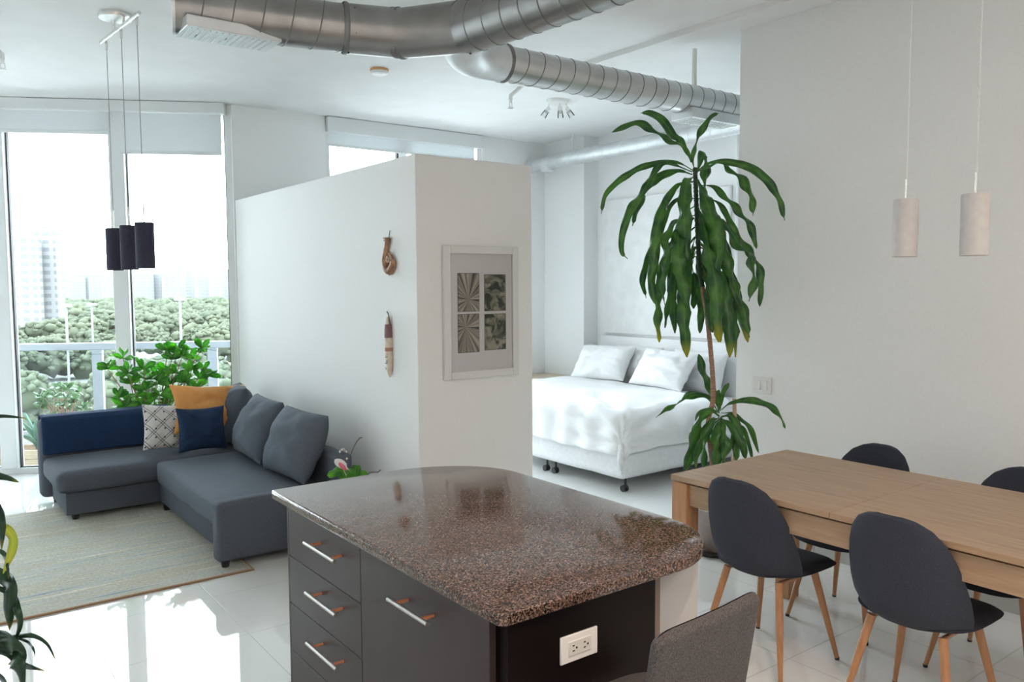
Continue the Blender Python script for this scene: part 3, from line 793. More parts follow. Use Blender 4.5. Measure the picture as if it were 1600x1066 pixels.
# ------------------------------------------------------------------ pendant lamps
m_shade_dark = noise_mat('dark_lamp_shade', (0.026, 0.026, 0.050), (0.036, 0.036, 0.064), 150, 0.8, 0.1)
m_cord = mat('grey_cord', (0.35, 0.35, 0.36), 0.6)
tb = Vector((1.09, 5.25, CEIL))
t = thing('pendant_light', 'three dark cylinder pendants hanging from one ceiling bar before the left panes', 'pendant lamp', tb)
obj('canopy', MB().lathe([(0.001, -0.028), (0.088, -0.028), (0.092, -0.02), (0.092, 0.0)], (1.06, 5.20, CEIL), 40), M['chrome'], t)
obj('bar', MB().tube([(1.053, 5.60, 3.10), (1.117, 4.88, 3.10)], 0.011, 10).tube([(1.075, 5.32, 3.10), (1.075, 5.32, CEIL - 0.02)], 0.008, 8).tube([(1.09, 5.14, 3.10), (1.09, 5.14, CEIL - 0.02)], 0.008, 8), M['chrome'], t)
for (x, y_, w) in ((1.077, 5.56, 0.048), (1.098, 5.25, 0.049), (1.119, 4.955, 0.051)):
    zt, zb = 1.962, 1.702
    obj('cord', MB().tube([(x, y_, 3.055), (x, y_, zt + 0.10)], 0.0022, 8), m_cord, t)
    obj('cord_grip', MB().tube([(x, y_, 3.10), (x, y_, 3.05)], [0.009, 0.007], 10), M['chrome'], t)
    obj('rod', MB().tube([(x, y_, zt + 0.11), (x, y_, zt - 0.005)], 0.0038, 8), M['chrome'], t)
    sh = obj('lamp_shade', MB().lathe([(w, zb), (w, zt - 0.004), (w - 0.003, zt), (0.004, zt), (0.004, zt - 0.004), (w - 0.005, zt - 0.006), (w - 0.004, zb)], (x, y_, 0), 36, cap=False), m_shade_dark, t)
    obj('bulb', MB().lathe([(0.001, zb + 0.07), (0.02, zb + 0.075), (0.03, zb + 0.10), (0.02, zb + 0.14), (0.012, zt - 0.03)], (x, y_, 0), 16), M['white_plastic'], sh)
m_shade_w = noise_mat('frosted_white_shade', (0.62, 0.58, 0.56), (0.66, 0.62, 0.60), 40, 0.5, 0.02)
m_cordw = noise_mat('white_twisted_cord', (0.75, 0.75, 0.73), (0.35, 0.35, 0.34), 4, 0.6, 0.1, stretch=(1, 1, 30), p0=0.45, p1=0.55)
for (x, y_, w, zt, zb, lb) in ((3.16, 1.640, 0.0455, 1.925, 1.700, 'white cylinder pendant over the dining table, left of the two'), (3.16, 1.382, 0.0475, 1.922, 1.697, 'white cylinder pendant over the dining table, right of the two')):
    t = thing('pendant_light', lb, 'pendant lamp', (x, y_, CEIL))
    obj('canopy', MB().lathe([(0.04, -0.02), (0.045, 0.0)], (x, y_, CEIL), 24), M['chrome'], t)
    a = [(x + 0.0022 * cos(k * 1.1), y_ + 0.0022 * sin(k * 1.1), CEIL - 0.01 - (CEIL - 0.01 - zt - 0.07) * k / 260) for k in range(261)]
    b = [(x - 0.0022 * cos(k * 1.1), y_ - 0.0022 * sin(k * 1.1), CEIL - 0.01 - (CEIL - 0.01 - zt - 0.07) * k / 260) for k in range(261)]
    obj('cord', MB().tube(a, 0.0017, 5).tube(b, 0.0017, 5), M['frame_white'], t)
    obj('rod', MB().tube([(x, y_, zt + 0.078), (x, y_, zt)], 0.004, 10), M['chrome'], t)
    obj('lamp_shade', MB().lathe([(w - 0.002, zb), (w, zb + 0.002), (w, zt - 0.004), (w - 0.003, zt), (0.004, zt), (0.004, zt - 0.003), (w - 0.006, zt - 0.006), (w - 0.005, zb)], (x, y_, 0), 40, cap=False), m_shade_w, t)

# ------------------------------------------------------------------ partition pictures
pf = thing('picture_frame', 'white framed picture with four small photographs on the partition end', 'picture', (2.80, PY0 - 0.012, 1.04))
x0, x1, z0, z1, yy = 2.528, 3.072, 1.040, 1.830, PY0
f = MB(); fw = 0.045
for a, b in (((x0, z0), (x0 + fw, z1)), ((x1 - fw, z0), (x1, z1)), ((x0 + fw, z0), (x1 - fw, z0 + fw)), ((x0 + fw, z1 - fw), (x1 - fw, z1))):
    f.box((a[0], yy - 0.028, a[1]), (b[0], yy - 0.002, b[1]), 0.002, 1)
obj('frame', f, mat('white_frame_lacquer', (0.74, 0.73, 0.72), 0.4), pf, smooth=False)
obj('mat_board', MB().box((x0 + fw, yy - 0.012, z0 + fw), (x1 - fw, yy - 0.006, z1 - fw)), mat('grey_mat_board', (0.72, 0.72, 0.735), 0.7), pf, smooth=False)

def photo_mat(name, kind, cx, cz):
    m = mat(name, (0.2, 0.2, 0.17), 0.5)
    n, l, b = nodes(m)
    t = n.new('ShaderNodeTexCoord'); sp = n.new('ShaderNodeSeparateXYZ'); l.new(t.outputs['Object'], sp.inputs[0])
    def math_(op, a, b_=None):
        q = n.new('ShaderNodeMath'); q.operation = op
        for i, v in enumerate((a, b_)):
            if v is None: continue
            if isinstance(v, (int, float)): q.inputs[i].default_value = v
            else: l.new(v, q.inputs[i])
        return q.outputs[0]
    X = math_('SUBTRACT', sp.outputs[0], cx); Z = math_('SUBTRACT', sp.outputs[2], cz)
    r = n.new('ShaderNodeValToRGB')
    if kind == 'rays':
        a = math_('ARCTAN2', Z, X)
        nz = n.new('ShaderNodeTexNoise'); nz.noise_dimensions = '1D'; nz.inputs['Scale'].default_value = 4.2; nz.inputs['Detail'].default_value = 4
        l.new(a, nz.inputs['W']); src = nz.outputs[0]
        r.color_ramp.elements[0].position = 0.36; r.color_ramp.elements[1].position = 0.62
        r.color_ramp.elements[0].color = (0.05, 0.05, 0.045, 1); r.color_ramp.elements[1].color = (0.50, 0.46, 0.40, 1)
    else:
        nz = n.new('ShaderNodeTexNoise'); nz.inputs['Scale'].default_value = 14; nz.inputs['Detail'].default_value = 2; nz.inputs['Distortion'].default_value = 1.2
        l.new(t.outputs['Object'], nz.inputs[0]); src = nz.outputs[0]
        r.color_ramp.elements[0].position = 0.40; r.color_ramp.elements[1].position = 0.60
        r.color_ramp.elements[0].color = (0.03, 0.045, 0.035, 1); r.color_ramp.elements[1].color = (0.36, 0.35, 0.28, 1)
    l.new(src, r.inputs[0]); l.new(r.outputs[0], b.inputs['Base Color'])
    return m
for (u0, u1, za, zb, kind, ccx, ccz, lab) in ((2.631, 2.780, 1.443, 1.667, 'rays', 0.02, 0.07, 'photograph of dark radiating folds'), (2.823, 2.977, 1.443, 1.660, 'soft', 0, 0, 'photograph of dark sculpted forms'), (2.630, 2.778, 1.198, 1.424, 'rays', 0.0, 0.15, 'photograph of pale radiating folds'), (2.823, 2.977, 1.205, 1.420, 'soft', 0, 0, 'photograph of draped cloth')):
    mb = MB().box((u0, yy - 0.0145, za), (u1, yy - 0.0125, zb))
    oo = obj('photograph', mb, None, pf, smooth=False)
    oo['label'] = lab
    base = Vector(((u0 + u1) / 2 - pf.location.x, 0, za - pf.location.z))
    oo.data.materials.append(photo_mat('photo_print', kind, base.x + ccx - 0.02, base.z + ccz))
    bd_ = MB(); w_ = 0.0025
    for a, b in (((u0 - w_, za - w_), (u0, zb + w_)), ((u1, za - w_), (u1 + w_, zb + w_)), ((u0, za - w_), (u1, za)), ((u0, zb), (u1, zb + w_))):
        bd_.box((a[0], yy - 0.0148, a[1]), (b[0], yy - 0.0125, b[1]))
    obj('photo_edge', bd_, mat('photo_dark_edge', (0.03, 0.05, 0.04), 0.6), oo, smooth=False)
obj('glass', MB().box((x0 + fw, yy - 0.0215, z0 + fw), (x1 - fw, yy - 0.0195, z1 - fw)), glass_mat('picture_glass', (1, 1, 1), 1.25), pf, smooth=False)

# carved fish hook
m_carve = noise_mat('carved_brown_wood', (0.20, 0.085, 0.04), (0.48, 0.27, 0.16), 25, 0.4, 0.2, dist=0.003)
X0 = PX0
t = thing('wooden_fish_hook', 'carved brown wooden fish hook hanging on the partition, above the wooden fish', 'wall ornament', (X0 - 0.012, 4.33, 1.66))
def hp(cx, cy, off=0.016): # photo crop (590,355) scale 12.54
    p = at(590 + cx / 12.54, 355 + cy / 12.54, x=X0); return Vector((X0 - off, p.y, p.z))
path = catmull([hp(240, 230), hp(225, 350), hp(205, 520), hp(200, 680), hp(240, 820), hp(300, 850), hp(345, 740), hp(335, 620), hp(270, 520)], 6)
rad = [0.013 + 0.014 * sin(pi * min(1, i / len(path))) ** 2 if i < len(path) - 8 else 0.010 for i in range(len(path))]
obj('hook', MB().tube(path, rad, 12), m_carve, t)
obj('barb', MB().tube(catmull([hp(300, 830), hp(280, 900), hp(272, 955)], 4), [0.016, 0.014, 0.012, 0.010, 0.008, 0.006, 0.005, 0.004, 0.003], 10), mat('pale_carved_wood', (0.62, 0.50, 0.40), 0.5), t)
obj('curl', MB().tube(catmull([hp(250, 560, 0.02), hp(225, 620, 0.02), hp(250, 680, 0.02), hp(285, 650, 0.02), hp(262, 600, 0.02)], 5), 0.006, 8), mat('pale_carved_wood', (0.66, 0.50, 0.38), 0.5), t)
obj('binding', MB().tube([hp(245, 210), hp(238, 330)], [0.019, 0.017], 12).tube([hp(160, 220), hp(290, 225)], 0.004, 6).tube([hp(170, 262), hp(290, 262)], 0.004, 6), mat('brown_cord_binding', (0.30, 0.20, 0.12), 0.9), t)
obj('nail', MB().tube([hp(265, 65, 0.008), hp(262, 215, 0.014)], 0.0022, 6), M['black_metal'], t)

# painted wooden fish / canoe shaped ornament
t = thing('wooden_fish', 'slender painted wooden fish ornament hanging on the partition below the hook', 'wall ornament', (X0 - 0.012, 4.37, 1.05))
def fp(cx, cy, off=0.015):
    p = at(590 + cx / 8.88, 480 + cy / 8.88, x=X0); return Vector((X0 - off, p.y, p.z))
def seg(name, cys, ws, m_, px_=lambda cy: 172 + (cy - 60) * 0.032):
    mb = MB()
    pts_ = [fp(px_(cy), cy) for cy in cys]
    mb.tube(pts_, ws, 14)
    return obj(name, mb, m_, t)
m_cream = noise_mat('cream_painted_wood', (0.58, 0.47, 0.37), (0.74, 0.64, 0.52), 30, 0.6, 0.1)
seg('fish_body', [130, 240, 330, 420, 520, 600, 700, 800, 880, 940, 972], [0.008, 0.018, 0.022, 0.024, 0.025, 0.025, 0.024, 0.021, 0.016, 0.010, 0.003], m_cream)
seg('painted_band', [238, 330, 424], [0.0215, 0.0245, 0.0265], mat('mauve_paint', (0.24, 0.12, 0.13), 0.6))
seg('painted_band', [560, 610], [0.0262, 0.0262], mat('rust_paint', (0.42, 0.20, 0.13), 0.6))
mk = MB()
for (dx0, y0_, dx1, y1_) in ((-8, 640, 2, 690), (-12, 690, 14, 688), (-14, 770, 6, 778), (8, 732, 8, 775), (-10, 830, -4, 862)):
    cxa, cxb = 172 + (y0_ - 60) * 0.032 + dx0, 172 + (y1_ - 60) * 0.032 + dx1
    mk.tube([fp(cxa, y0_, 0.037), fp(cxb, y1_, 0.037)], 0.0025, 5)
obj('painted_mark', mk, mat('blue_grey_paint', (0.16, 0.19, 0.23), 0.7), t)
obj('tail_hook', MB().tube(catmull([fp(160, 62), fp(180, 100), fp(195, 180), fp(205, 240)], 4), 0.004, 6), mat('dark_cord', (0.10, 0.08, 0.07), 0.8), t)

# light switch on the dining wall
t = thing('light_switch', 'white double rocker light switch on the dining wall beside the tall plant', 'light switch', (XR - 0.005, 3.07, 0.918))
obj('plate', MB().box((XR - 0.010, 3.005, 0.918), (XR, 3.138, 1.022), 0.002, 1), M['white_plastic'], t)
for yc in (3.045, 3.095):
    obj('rocker', MB().box((XR - 0.015, yc - 0.015, 0.940), (XR - 0.009, yc + 0.015, 1.000), 0.002, 1), M['white_plastic'], t)

# ------------------------------------------------------------------ rug
def rug_mat():
    m = mat('woven_wool', (0.4, 0.4, 0.35), 0.95)
    n, l, b = nodes(m)
    t = n.new('ShaderNodeTexCoord'); mp = n.new('ShaderNodeMapping'); mp.inputs['Scale'].default_value = (0.8, 17, 1)
    n1 = n.new('ShaderNodeTexNoise'); n1.inputs['Scale'].default_value = 1.0; n1.inputs['Detail'].default_value = 9; n1.inputs['Roughness'].default_value = 0.75
    l.new(t.outputs['Object'], mp.inputs[0]); l.new(mp.outputs[0], n1.inputs[0])
    r = n.new('ShaderNodeValToRGB'); e = r.color_ramp.elements
    e[0].position = 0.33; e[0].color = (0.17, 0.22, 0.25, 1); e[1].position = 0.68; e[1].color = (0.60, 0.58, 0.50, 1)
    for p_, c_ in ((0.40, (0.34, 0.37, 0.36)), (0.47, (0.46, 0.46, 0.41)), (0.54, (0.40, 0.37, 0.27)), (0.60, (0.55, 0.54, 0.47))):
        k = e.new(p_); k.color = (*c_, 1)
    l.new(n1.outputs[0], r.inputs[0])
    mp2 = n.new('ShaderNodeMapping'); mp2.inputs['Scale'].default_value = (60, 130, 1)
    n2 = n.new('ShaderNodeTexNoise'); n2.inputs['Scale'].default_value = 1.0; n2.inputs['Detail'].default_value = 3
    l.new(t.outputs['Object'], mp2.inputs[0]); l.new(mp2.outputs[0], n2.inputs[0])
    mx = n.new('ShaderNodeMixRGB'); mx.blend_type = 'OVERLAY'; mx.inputs[0].default_value = 0.6
    l.new(r.outputs[0], mx.inputs[1]); l.new(n2.outputs[0], mx.inputs[2]); l.new(mx.outputs[0], b.inputs['Base Color'])
    bm_ = n.new('ShaderNodeBump'); bm_.inputs['Strength'].default_value = 0.6; bm_.inputs['Distance'].default_value = 0.003
    l.new(n2.outputs[0], bm_.inputs['Height']); l.new(bm_.outputs[0], b.inputs['Normal'])
    return m
t = thing('area_rug', 'grey and beige striped woven rug with tan edging under the corner sofa', 'rug', (0.3, 5.5, 0))
obj('rug_pile', MB().box((-0.95, 4.475, 0.0), (1.515, 6.60, 0.009), 0.003, 1), rug_mat(), t)
obj('edge_binding', MB().box((-0.95, 4.462, 0.0), (1.515, 4.478, 0.011), 0.003, 1).box((1.512, 4.462, 0), (1.524, 6.60, 0.011), 0.003, 1), mat('tan_binding', (0.36, 0.22, 0.13), 0.9), t)

# ------------------------------------------------------------------ sofa
def soft_box(a, b, bev, puff=(0, 0, 0.0), n=10, seed=0, wr=0.004, lean=None):
    """upholstered block: rounded box, subdivided, with crowned top and slight unevenness"""
    a, b = Vector(a), Vector(b)
    t = MB(); t.box(a, b, bev, 4)
    bmesh.ops.subdivide_edges(t.bm, edges=[e for e in t.bm.edges if e.calc_length() > 0.12], cuts=n, use_grid_fill=True)
    c = (a + b) / 2; h = (b - a) / 2
    for v in t.bm.verts:
        q = Vector(((v.co[i] - c[i]) / h[i] for i in range(3)))
        k = max(0, 1 - q.x ** 4) * max(0, 1 - q.y ** 4)
        if q.z > 0: v.co.z += puff[2] * k
        kx = max(0, 1 - q.y ** 4) * max(0, 1 - q.z ** 2); v.co.x += (1 if q.x > 0 else -1) * puff[0] * kx
        ky = max(0, 1 - q.x ** 4) * max(0, 1 - q.z ** 2); v.co.y += (1 if q.y > 0 else -1) * puff[1] * ky
        v.co += Vector((noise.noise(v.co * 5 + Vector((seed, 0, 0))), noise.noise(v.co * 5 + Vector((0, seed, 7))), noise.noise(v.co * 4 + Vector((3, 1, seed))))) * wr
    return t
t = thing('corner_sofa', 'blue-grey fabric corner sofa with a chaise along the window side', 'sofa', (1.5, 5.6, 0))
S = M['sofa']; ZB = 0.045
# main run (faces -x), chaise (faces -y)
obj('base', MB().box((1.435, 4.66, ZB), (2.10, 6.86, 0.20), 0.008, 2), S, t)
obj('chaise_base', MB().box((0.83, 6.165, ZB), (1.44, 6.80, 0.20), 0.008, 2), S, t)
obj('seat_cushion', soft_box((1.395, 4.665, 0.195), (2.075, 6.10, 0.358), 0.035, (0.006, 0.0, 0.014), seed=2, wr=0.007), M['sofa_cush'], t, angle=60)
obj('chaise_cushion', soft_box((0.775, 6.105, 0.205), (2.075, 6.78, 0.355), 0.045, (0.004, 0.008, 0.016), seed=5, wr=0.005), S, t, angle=60)
obj('armrest', soft_box((1.355, 4.56, ZB), (2.12, 4.665, 0.385), 0.022, (0.0, 0.004, 0.004), seed=9, wr=0.002), S, t, angle=60)
obj('back_frame', soft_box((2.07, 4.56, ZB), (2.19, 6.90, 0.565), 0.03, seed=4, wr=0.003), S, t, angle=60)
obj('chaise_back', soft_box((0.755, 6.77, ZB), (2.05, 6.91, 0.63), 0.045, seed=6, wr=0.003), S, t, angle=60)
for (x, y_) in ((1.405, 4.60), (2.08, 4.60), (1.45, 6.05), (0.89, 6.20), (0.86, 6.82), (2.08, 6.82)):
    zb_ = 0.009 if (x < 1.5) and y_ < 6.6 else 0.0
    obj('leg', MB().lathe([(0.020, zb_), (0.027, ZB + 0.004)], (x, y_, 0), 16), M['black_plastic'], t)

def pillow(w, h, th, seed=0, wr=0.012, n=22, pinch=0.10, crease=1.0):
    """square cushion lying in its own xz plane, thickness along y"""
    mb = MB()
    def sheet(sgn):
        def f(a, b):
            u, v = a * 2 - 1, b * 2 - 1
            x = w / 2 * u * (1 - pinch * (1 - v * v) * abs(u)); z = h / 2 * v * (1 - pinch * (1 - u * u) * abs(v))
            k = max(0, (1 - abs(u) ** 2.4)) ** 0.55 * max(0, (1 - abs(v) ** 2.4)) ** 0.55
            y = sgn * th / 2 * k
            y += k * wr * noise.noise(Vector((u * 2.2 + seed, v * 2.2, sgn * 2))) * 2 + k * wr * 0.8 * noise.noise(Vector((u * 5 + seed, v * 5, sgn)))
            edge = max(abs(u), abs(v))
            y += crease * (0.3 + k) * wr * 0.9 * sin(14 * math.atan2(v, u + 1e-6) + seed) * max(0, edge - 0.35) * (1 - edge) * 2.2
            return (x, y, z)
        mb.grid(f, n, n)
    sheet(1); sheet(-1)
    bmesh.ops.remove_doubles(mb.bm, verts=mb.bm.verts, dist=0.0006)
    return mb
def put_pillow(name, label, cat, mb, m_, loc, rot, group=None, parts=None):
    """rot = (yaw, lean back, roll)"""
    R_ = Matrix.Rotation(rot[0], 4, 'Z') @ Matrix.Rotation(rot[1], 4, 'X') @ Matrix.Rotation(rot[2], 4, 'Y')
    mb.transform(Matrix.Translation(loc) @ R_)
    o = obj(name, mb, m_, angle=80, origin=(loc[0], loc[1], loc[2]))
    subsurf(o, 1)
    tag(o, label, cat, group); return o
BK = 'grey back cushions along the sofa'
yaw = pi / 2
for (y_, z_, lean, tw, lb, wd, sd, x_) in ((4.985, 0.590, -0.40, 0.04, 'plump grey back cushion at the near end of the sofa beside the armrest', 0.64, 1, 1.985), (5.655, 0.600, -0.40, -0.05, 'plump grey back cushion in the middle of the sofa, between two others', 0.62, 4, 1.985), (6.42, 0.61, -0.36, -0.22, 'grey back cushion in the sofa corner behind the mustard and navy pillows', 0.46, 8, 2.06)):
    put_pillow('back_cushion', lb, 'cushion', pillow(wd, 0.46, 0.25, sd, 0.013, pinch=0.05, crease=0.35), M['sofa_cush'], (x_, y_, z_), (yaw + tw, -lean, 0.0), BK)

# scatter pillows
def pattern_mat():
    m = mat('white_pillow_with_black_lattice', (0.8, 0.78, 0.74), 0.9)
    n, l, b = nodes(m)
    t = n.new('ShaderNodeTexCoord'); sp = n.new('ShaderNodeSeparateXYZ')
    l.new(t.outputs['UV'], sp.inputs[0])
    def mth(op, *a):
        q = n.new('ShaderNodeMath'); q.operation = op
        for i, v in enumerate(a):
            if isinstance(v, (int, float)): q.inputs[i].default_value = v
            else: l.new(v, q.inputs[i])
        return q.outputs[0]
    X, Z = sp.outputs[0], sp.outputs[1]
    masks = []
    for sgn in (1, -1):
        d = mth('MULTIPLY', mth('ADD', X, mth('MULTIPLY', Z, sgn)), 2.7)
        fr_ = mth('FRACT', mth('ADD', d, 20.0))
        for c0 in (0.42, 0.58):
            masks.append(mth('LESS_THAN', mth('ABSOLUTE', mth('SUBTRACT', fr_, c0)), 0.020))
    def dots(offx, offz):
        fx = mth('FRACT', mth('ADD', mth('MULTIPLY', X, 5.4), offx)); fz = mth('FRACT', mth('ADD', mth('MULTIPLY', Z, 5.4), offz))
        a_ = mth('ABSOLUTE', mth('SUBTRACT', fx, 0.5)); b_ = mth('ABSOLUTE', mth('SUBTRACT', fz, 0.5))
        return mth('LESS_THAN', mth('ADD', a_, b_), 0.13)
    masks.append(dots(0.25, 0.1)); 
    tot = masks[0]
    for k in masks[1:]: tot = mth('MAXIMUM', tot, k)
    mx = n.new('ShaderNodeMixRGB'); l.new(tot, mx.inputs[0])
    mx.inputs[1].default_value = (0.66, 0.64, 0.60, 1); mx.inputs[2].default_value = (0.035, 0.045, 0.07, 1)
    l.new(mx.outputs[0], b.inputs['Base Color'])
    return m
PG = 'scatter pillows in the sofa corner'
put_pillow('scatter_pillow', 'mustard yellow pillow leaning on the throw behind the navy and patterned pillows', 'pillow', pillow(0.60, 0.42, 0.16, 12, 0.02, pinch=0.13), M['mustard'], (1.865, 6.365, 0.660), (0.05, -0.50, 0.09), PG)
put_pillow('scatter_pillow', 'white pillow with black diamond lines and small triangles', 'pillow', pillow(0.36, 0.36, 0.12, 15, 0.01), pattern_mat(), (1.54, 6.36, 0.555), (0.10, -0.30, 0.10), PG)
put_pillow('scatter_pillow', 'dark navy pillow standing in front of the mustard one', 'pillow', pillow(0.37, 0.34, 0.13, 19, 0.012), M['navy_pillow'], (1.74, 6.165, 0.545), (0.04, -0.22, 0.03), PG)

# navy throw folded over the chaise back
def throw(a, b):
    # a: across x, b: around the back (front bottom -> over the top -> behind)
    x = 0.772 + 0.90 * a
    prof = [(6.752, 0.372), (6.752, 0.45), (6.752, 0.55), (6.758, 0.615), (6.782, 0.642), (6.84, 0.648), (6.90, 0.642), (6.922, 0.615), (6.927, 0.54), (6.929, 0.47)]
    f = b * (len(prof) - 1); i = min(int(f), len(prof) - 2); k = f - i
    y_ = prof[i][0] * (1 - k) + prof[i + 1][0] * k; z_ = prof[i][1] * (1 - k) + prof[i + 1][1] * k
    w = 0.005 * noise.noise(Vector((x * 9, b * 6, 2)))
    return (x, y_ - 0.004 + (w - 0.006 if y_ < 6.8 else w + 0.006), z_ + abs(w) + (0.004 if z_ > 0.6 else 0))
o = obj('throw_blanket', MB().grid(throw, 30, 40), M['navy'], angle=80)
solidify(o, 0.012, 0); subsurf(o, 1)
tag(o, 'navy blue throw folded over the low back of the chaise', 'blanket')

# ------------------------------------------------------------------ side table, orchid
tc_ = Vector((1.90, 4.25, 0)); TT = 0.275
t = thing('side_table', 'small round side table with wooden top and black wire basket base', 'side table', tc_)
m_rim = wood('pale_acacia', (0.52, 0.36, 0.25), (0.70, 0.54, 0.41), (3, 10, 3), 5, 0.4)
obj('table_top', MB().lathe([(0.200, TT - 0.024), (0.205, TT - 0.020), (0.205, TT - 0.004), (0.201, TT)], tc_, 48), m_rim, t)
wb = MB()
for k in range(18):
    a = 2 * pi * k / 18
    wb.tube([tc_ + Vector((0.150 * cos(a), 0.150 * sin(a), TT - 0.024)), tc_ + Vector((0.165 * cos(a), 0.165 * sin(a), 0.15)), tc_ + Vector((0.13 * cos(a), 0.13 * sin(a), 0.006))], 0.003, 6)
def ring(mb, c, R_, r_, z): mb.tube([c + Vector((R_ * cos(2 * pi * k / 40), R_ * sin(2 * pi * k / 40), z)) for k in range(41)], r_, 6, cap=False); return mb
ring(wb, tc_, 0.13, 0.004, 0.006)
obj('wire_base', wb, M['black_metal'], t)
obj('steel_ring', ring(MB(), tc_, 0.168, 0.004, 0.15), M['chrome'], t)
c = at(458, 806, z=TT + 0.012)
t = thing('small_box', 'small dark box with pale blue lid on the round side table', 'box', (c.x + 0.05, c.y, TT))
obj('box_body', MB().box((c.x, c.y - 0.05, TT), (c.x + 0.09, c.y + 0.03, TT + 0.022), 0.002, 1), mat('olive_box', (0.10, 0.10, 0.06), 0.5), t)
obj('lid', MB().box((c.x + 0.002, c.y - 0.048, TT + 0.022), (c.x + 0.088, c.y + 0.028, TT + 0.034), 0.002, 1), mat('pale_blue_lid', (0.40, 0.55, 0.58), 0.4), t)

OY = 4.28
oc = at(552, 765, y=OY); oc.z = TT
t = thing('orchid', 'potted orchid with broad leaves and a bare curved stem on the round side table', 'plant', oc)
obj('pot', MB().lathe([(0.001, 0.0), (0.045, 0.0), (0.060, 0.14), (0.063, 0.15), (0.058, 0.15), (0.053, 0.13)], oc, 28, cap=False), M['white_plastic'], t)
obj('soil', MB().lathe([(0.053, 0.12), (0.052, 0.13)], oc, 20), M['soil'], t)
def op(u, v, dy=0): return at(u, v, y=OY + dy)
lf = MB(); B_ = oc + Vector((0, 0, 0.14))
blade(lf, [B_, op(535, 737, -0.03), op(522, 739, -0.05), op(513, 745, -0.06)], 0.075, -FWD + Vector((0, 0, 0.6)), prof=lambda t: max(0.15, sin(pi * min(1, t * 0.9 + 0.08)) ** 0.5), fold=0.2)
blade(lf, [B_, op(556, 730, 0.04), op(559, 738, 0.06), op(563, 748, 0.05)], 0.05, -FWD, prof=lambda t: max(0.15, sin(pi * min(1, t * 0.9 + 0.08)) ** 0.5), fold=0.2)
blade(lf, [B_, op(548, 738, -0.05), op(540, 744, -0.08), op(532, 752, -0.10)], 0.06, -FWD + Vector((0, 0, 0.5)), fold=0.2)
blade(lf, [B_, op(565, 742, 0.0), op(572, 745, 0.0), op(580, 752, 0.0)], 0.05, -FWD + Vector((0, 0, 0.5)), fold=0.2)
solidify(obj('foliage', lf, M['clusia'], t), 0.002)
obj('flower_stem', MB().tube(catmull([B_, op(546, 725), op(549, 708), op(556, 693), op(562, 685), op(566, 684)], 5), 0.0028, 6), mat('dry_stem', (0.07, 0.07, 0.075), 0.7), t)
obj('flower_stem', MB().tube(catmull([B_, op(574, 742), op(582, 738), op(590, 738), op(595, 734)], 5), 0.0024, 6), mat('dry_stem', (0.12, 0.10, 0.10), 0.7), t)
bud = MB()
obj('bud_stem', MB().tube(catmull([B_, op(534, 722, 0.03), op(531, 712, 0.03), op(534, 703, 0.03), op(538, 702, 0.03)], 4), 0.002, 6), M['green_stem'], t)
for (u, v) in ((531, 706), (534, 703), (537, 702), (541, 706), (542, 717)):
    bud.lathe([(0.001, -0.007), (0.006, -0.002), (0.005, 0.004), (0.001, 0.008)], op(u, v, 0.03), 8)
obj('buds', bud, mat('pale_bud', (0.75, 0.70, 0.62), 0.6), t)
# bird ornament on a stick
bp = op(533, 727, -0.10)
t = thing('bird_ornament', 'white and pink bird ornament on a stick stuck in the orchid pot', 'ornament', (oc.x, oc.y, oc.z + 0.12))
bb = MB()
def bird(a, b):
    th = 2 * pi * a; s = b
    r_ = 0.024 * (sin(pi * min(1, s ** 0.75)) ** 0.8) * (1 if s < 0.7 else max(0.2, (1 - s) * 2.2)) + 0.0005
    ax = op(523, 718, -0.10).lerp(op(546, 735, -0.10), s)
    dirv = (op(546, 735, -0.1) - op(523, 718, -0.1)).normalized(); u_ = dirv.cross(FWD).normalized(); v_ = FWD
    return ax + u_ * r_ * cos(th) + v_ * (r_ * 0.7) * sin(th)
bb.grid(bird, 16, 12, closed_u=True)
obj('bird_body', bb, mat('white_ceramic', (0.82, 0.80, 0.80), 0.35), t)
obj('bird_wing', MB().tube([op(530, 724, -0.125), op(536, 730, -0.125), op(542, 735, -0.115)], [0.006, 0.014, 0.002], 10), mat('pink_glaze', (0.80, 0.18, 0.25), 0.4), t)
obj('stick', MB().tube([op(536, 733, -0.10), oc + Vector((0, -0.02, 0.13))], 0.0025, 6), m_rim, t)

# ------------------------------------------------------------------ leafy plant behind the sofa
cb = Vector((1.62, 7.13, 0))
t = thing('clusia_plant', 'bushy bright green plant with round leaves behind the sofa at the window', 'plant', cb)
obj('pot', MB().lathe([(0.001, 0.0), (0.10, 0.0), (0.13, 0.24), (0.135, 0.26), (0.125, 0.26), (0.12, 0.22)], cb, 32, cap=False), M['terracotta'], t)
obj('soil', MB().lathe([(0.118, 0.21), (0.117, 0.22)], cb, 24), M['soil'], t)
r = random.Random(77); st = MB(); lf = MB()
tips = [(168, 577, 7.05), (192, 560, 7.15), (200, 583, 7.05), (186, 622, 7.0), (205, 600, 7.15), (216, 590, 7.2), (224, 577, 7.1), (236, 593, 7.15), (228, 610, 7.0), (246, 600, 7.05), (262, 548, 7.15), (268, 562, 7.05), (279, 543, 7.2), (285, 556, 7.1), (258, 580, 7.15), (275, 583, 7.05), (296, 560, 7.2), (300, 578, 7.1), (318, 578, 7.15), (310, 592, 7.1), (290, 598, 7.0), (266, 600, 7.1), (250, 618, 7.0), (212, 618, 7.05), (196, 636, 7.0), (236, 630, 7.05), (270, 618, 7.05), (290, 612, 7.1), (308, 606, 7.15), (222, 640, 7.0), (205, 628, 7.1), (255, 636, 7.1), (326, 588, 7.1), (315, 545, 7.15), (246, 585, 7.2), (280, 630, 7.15)]
oval = lambda t_: max(0.08, (sin(pi * min(1, (t_ * 0.96 + 0.02)) ** 1.5)) ** 0.55)
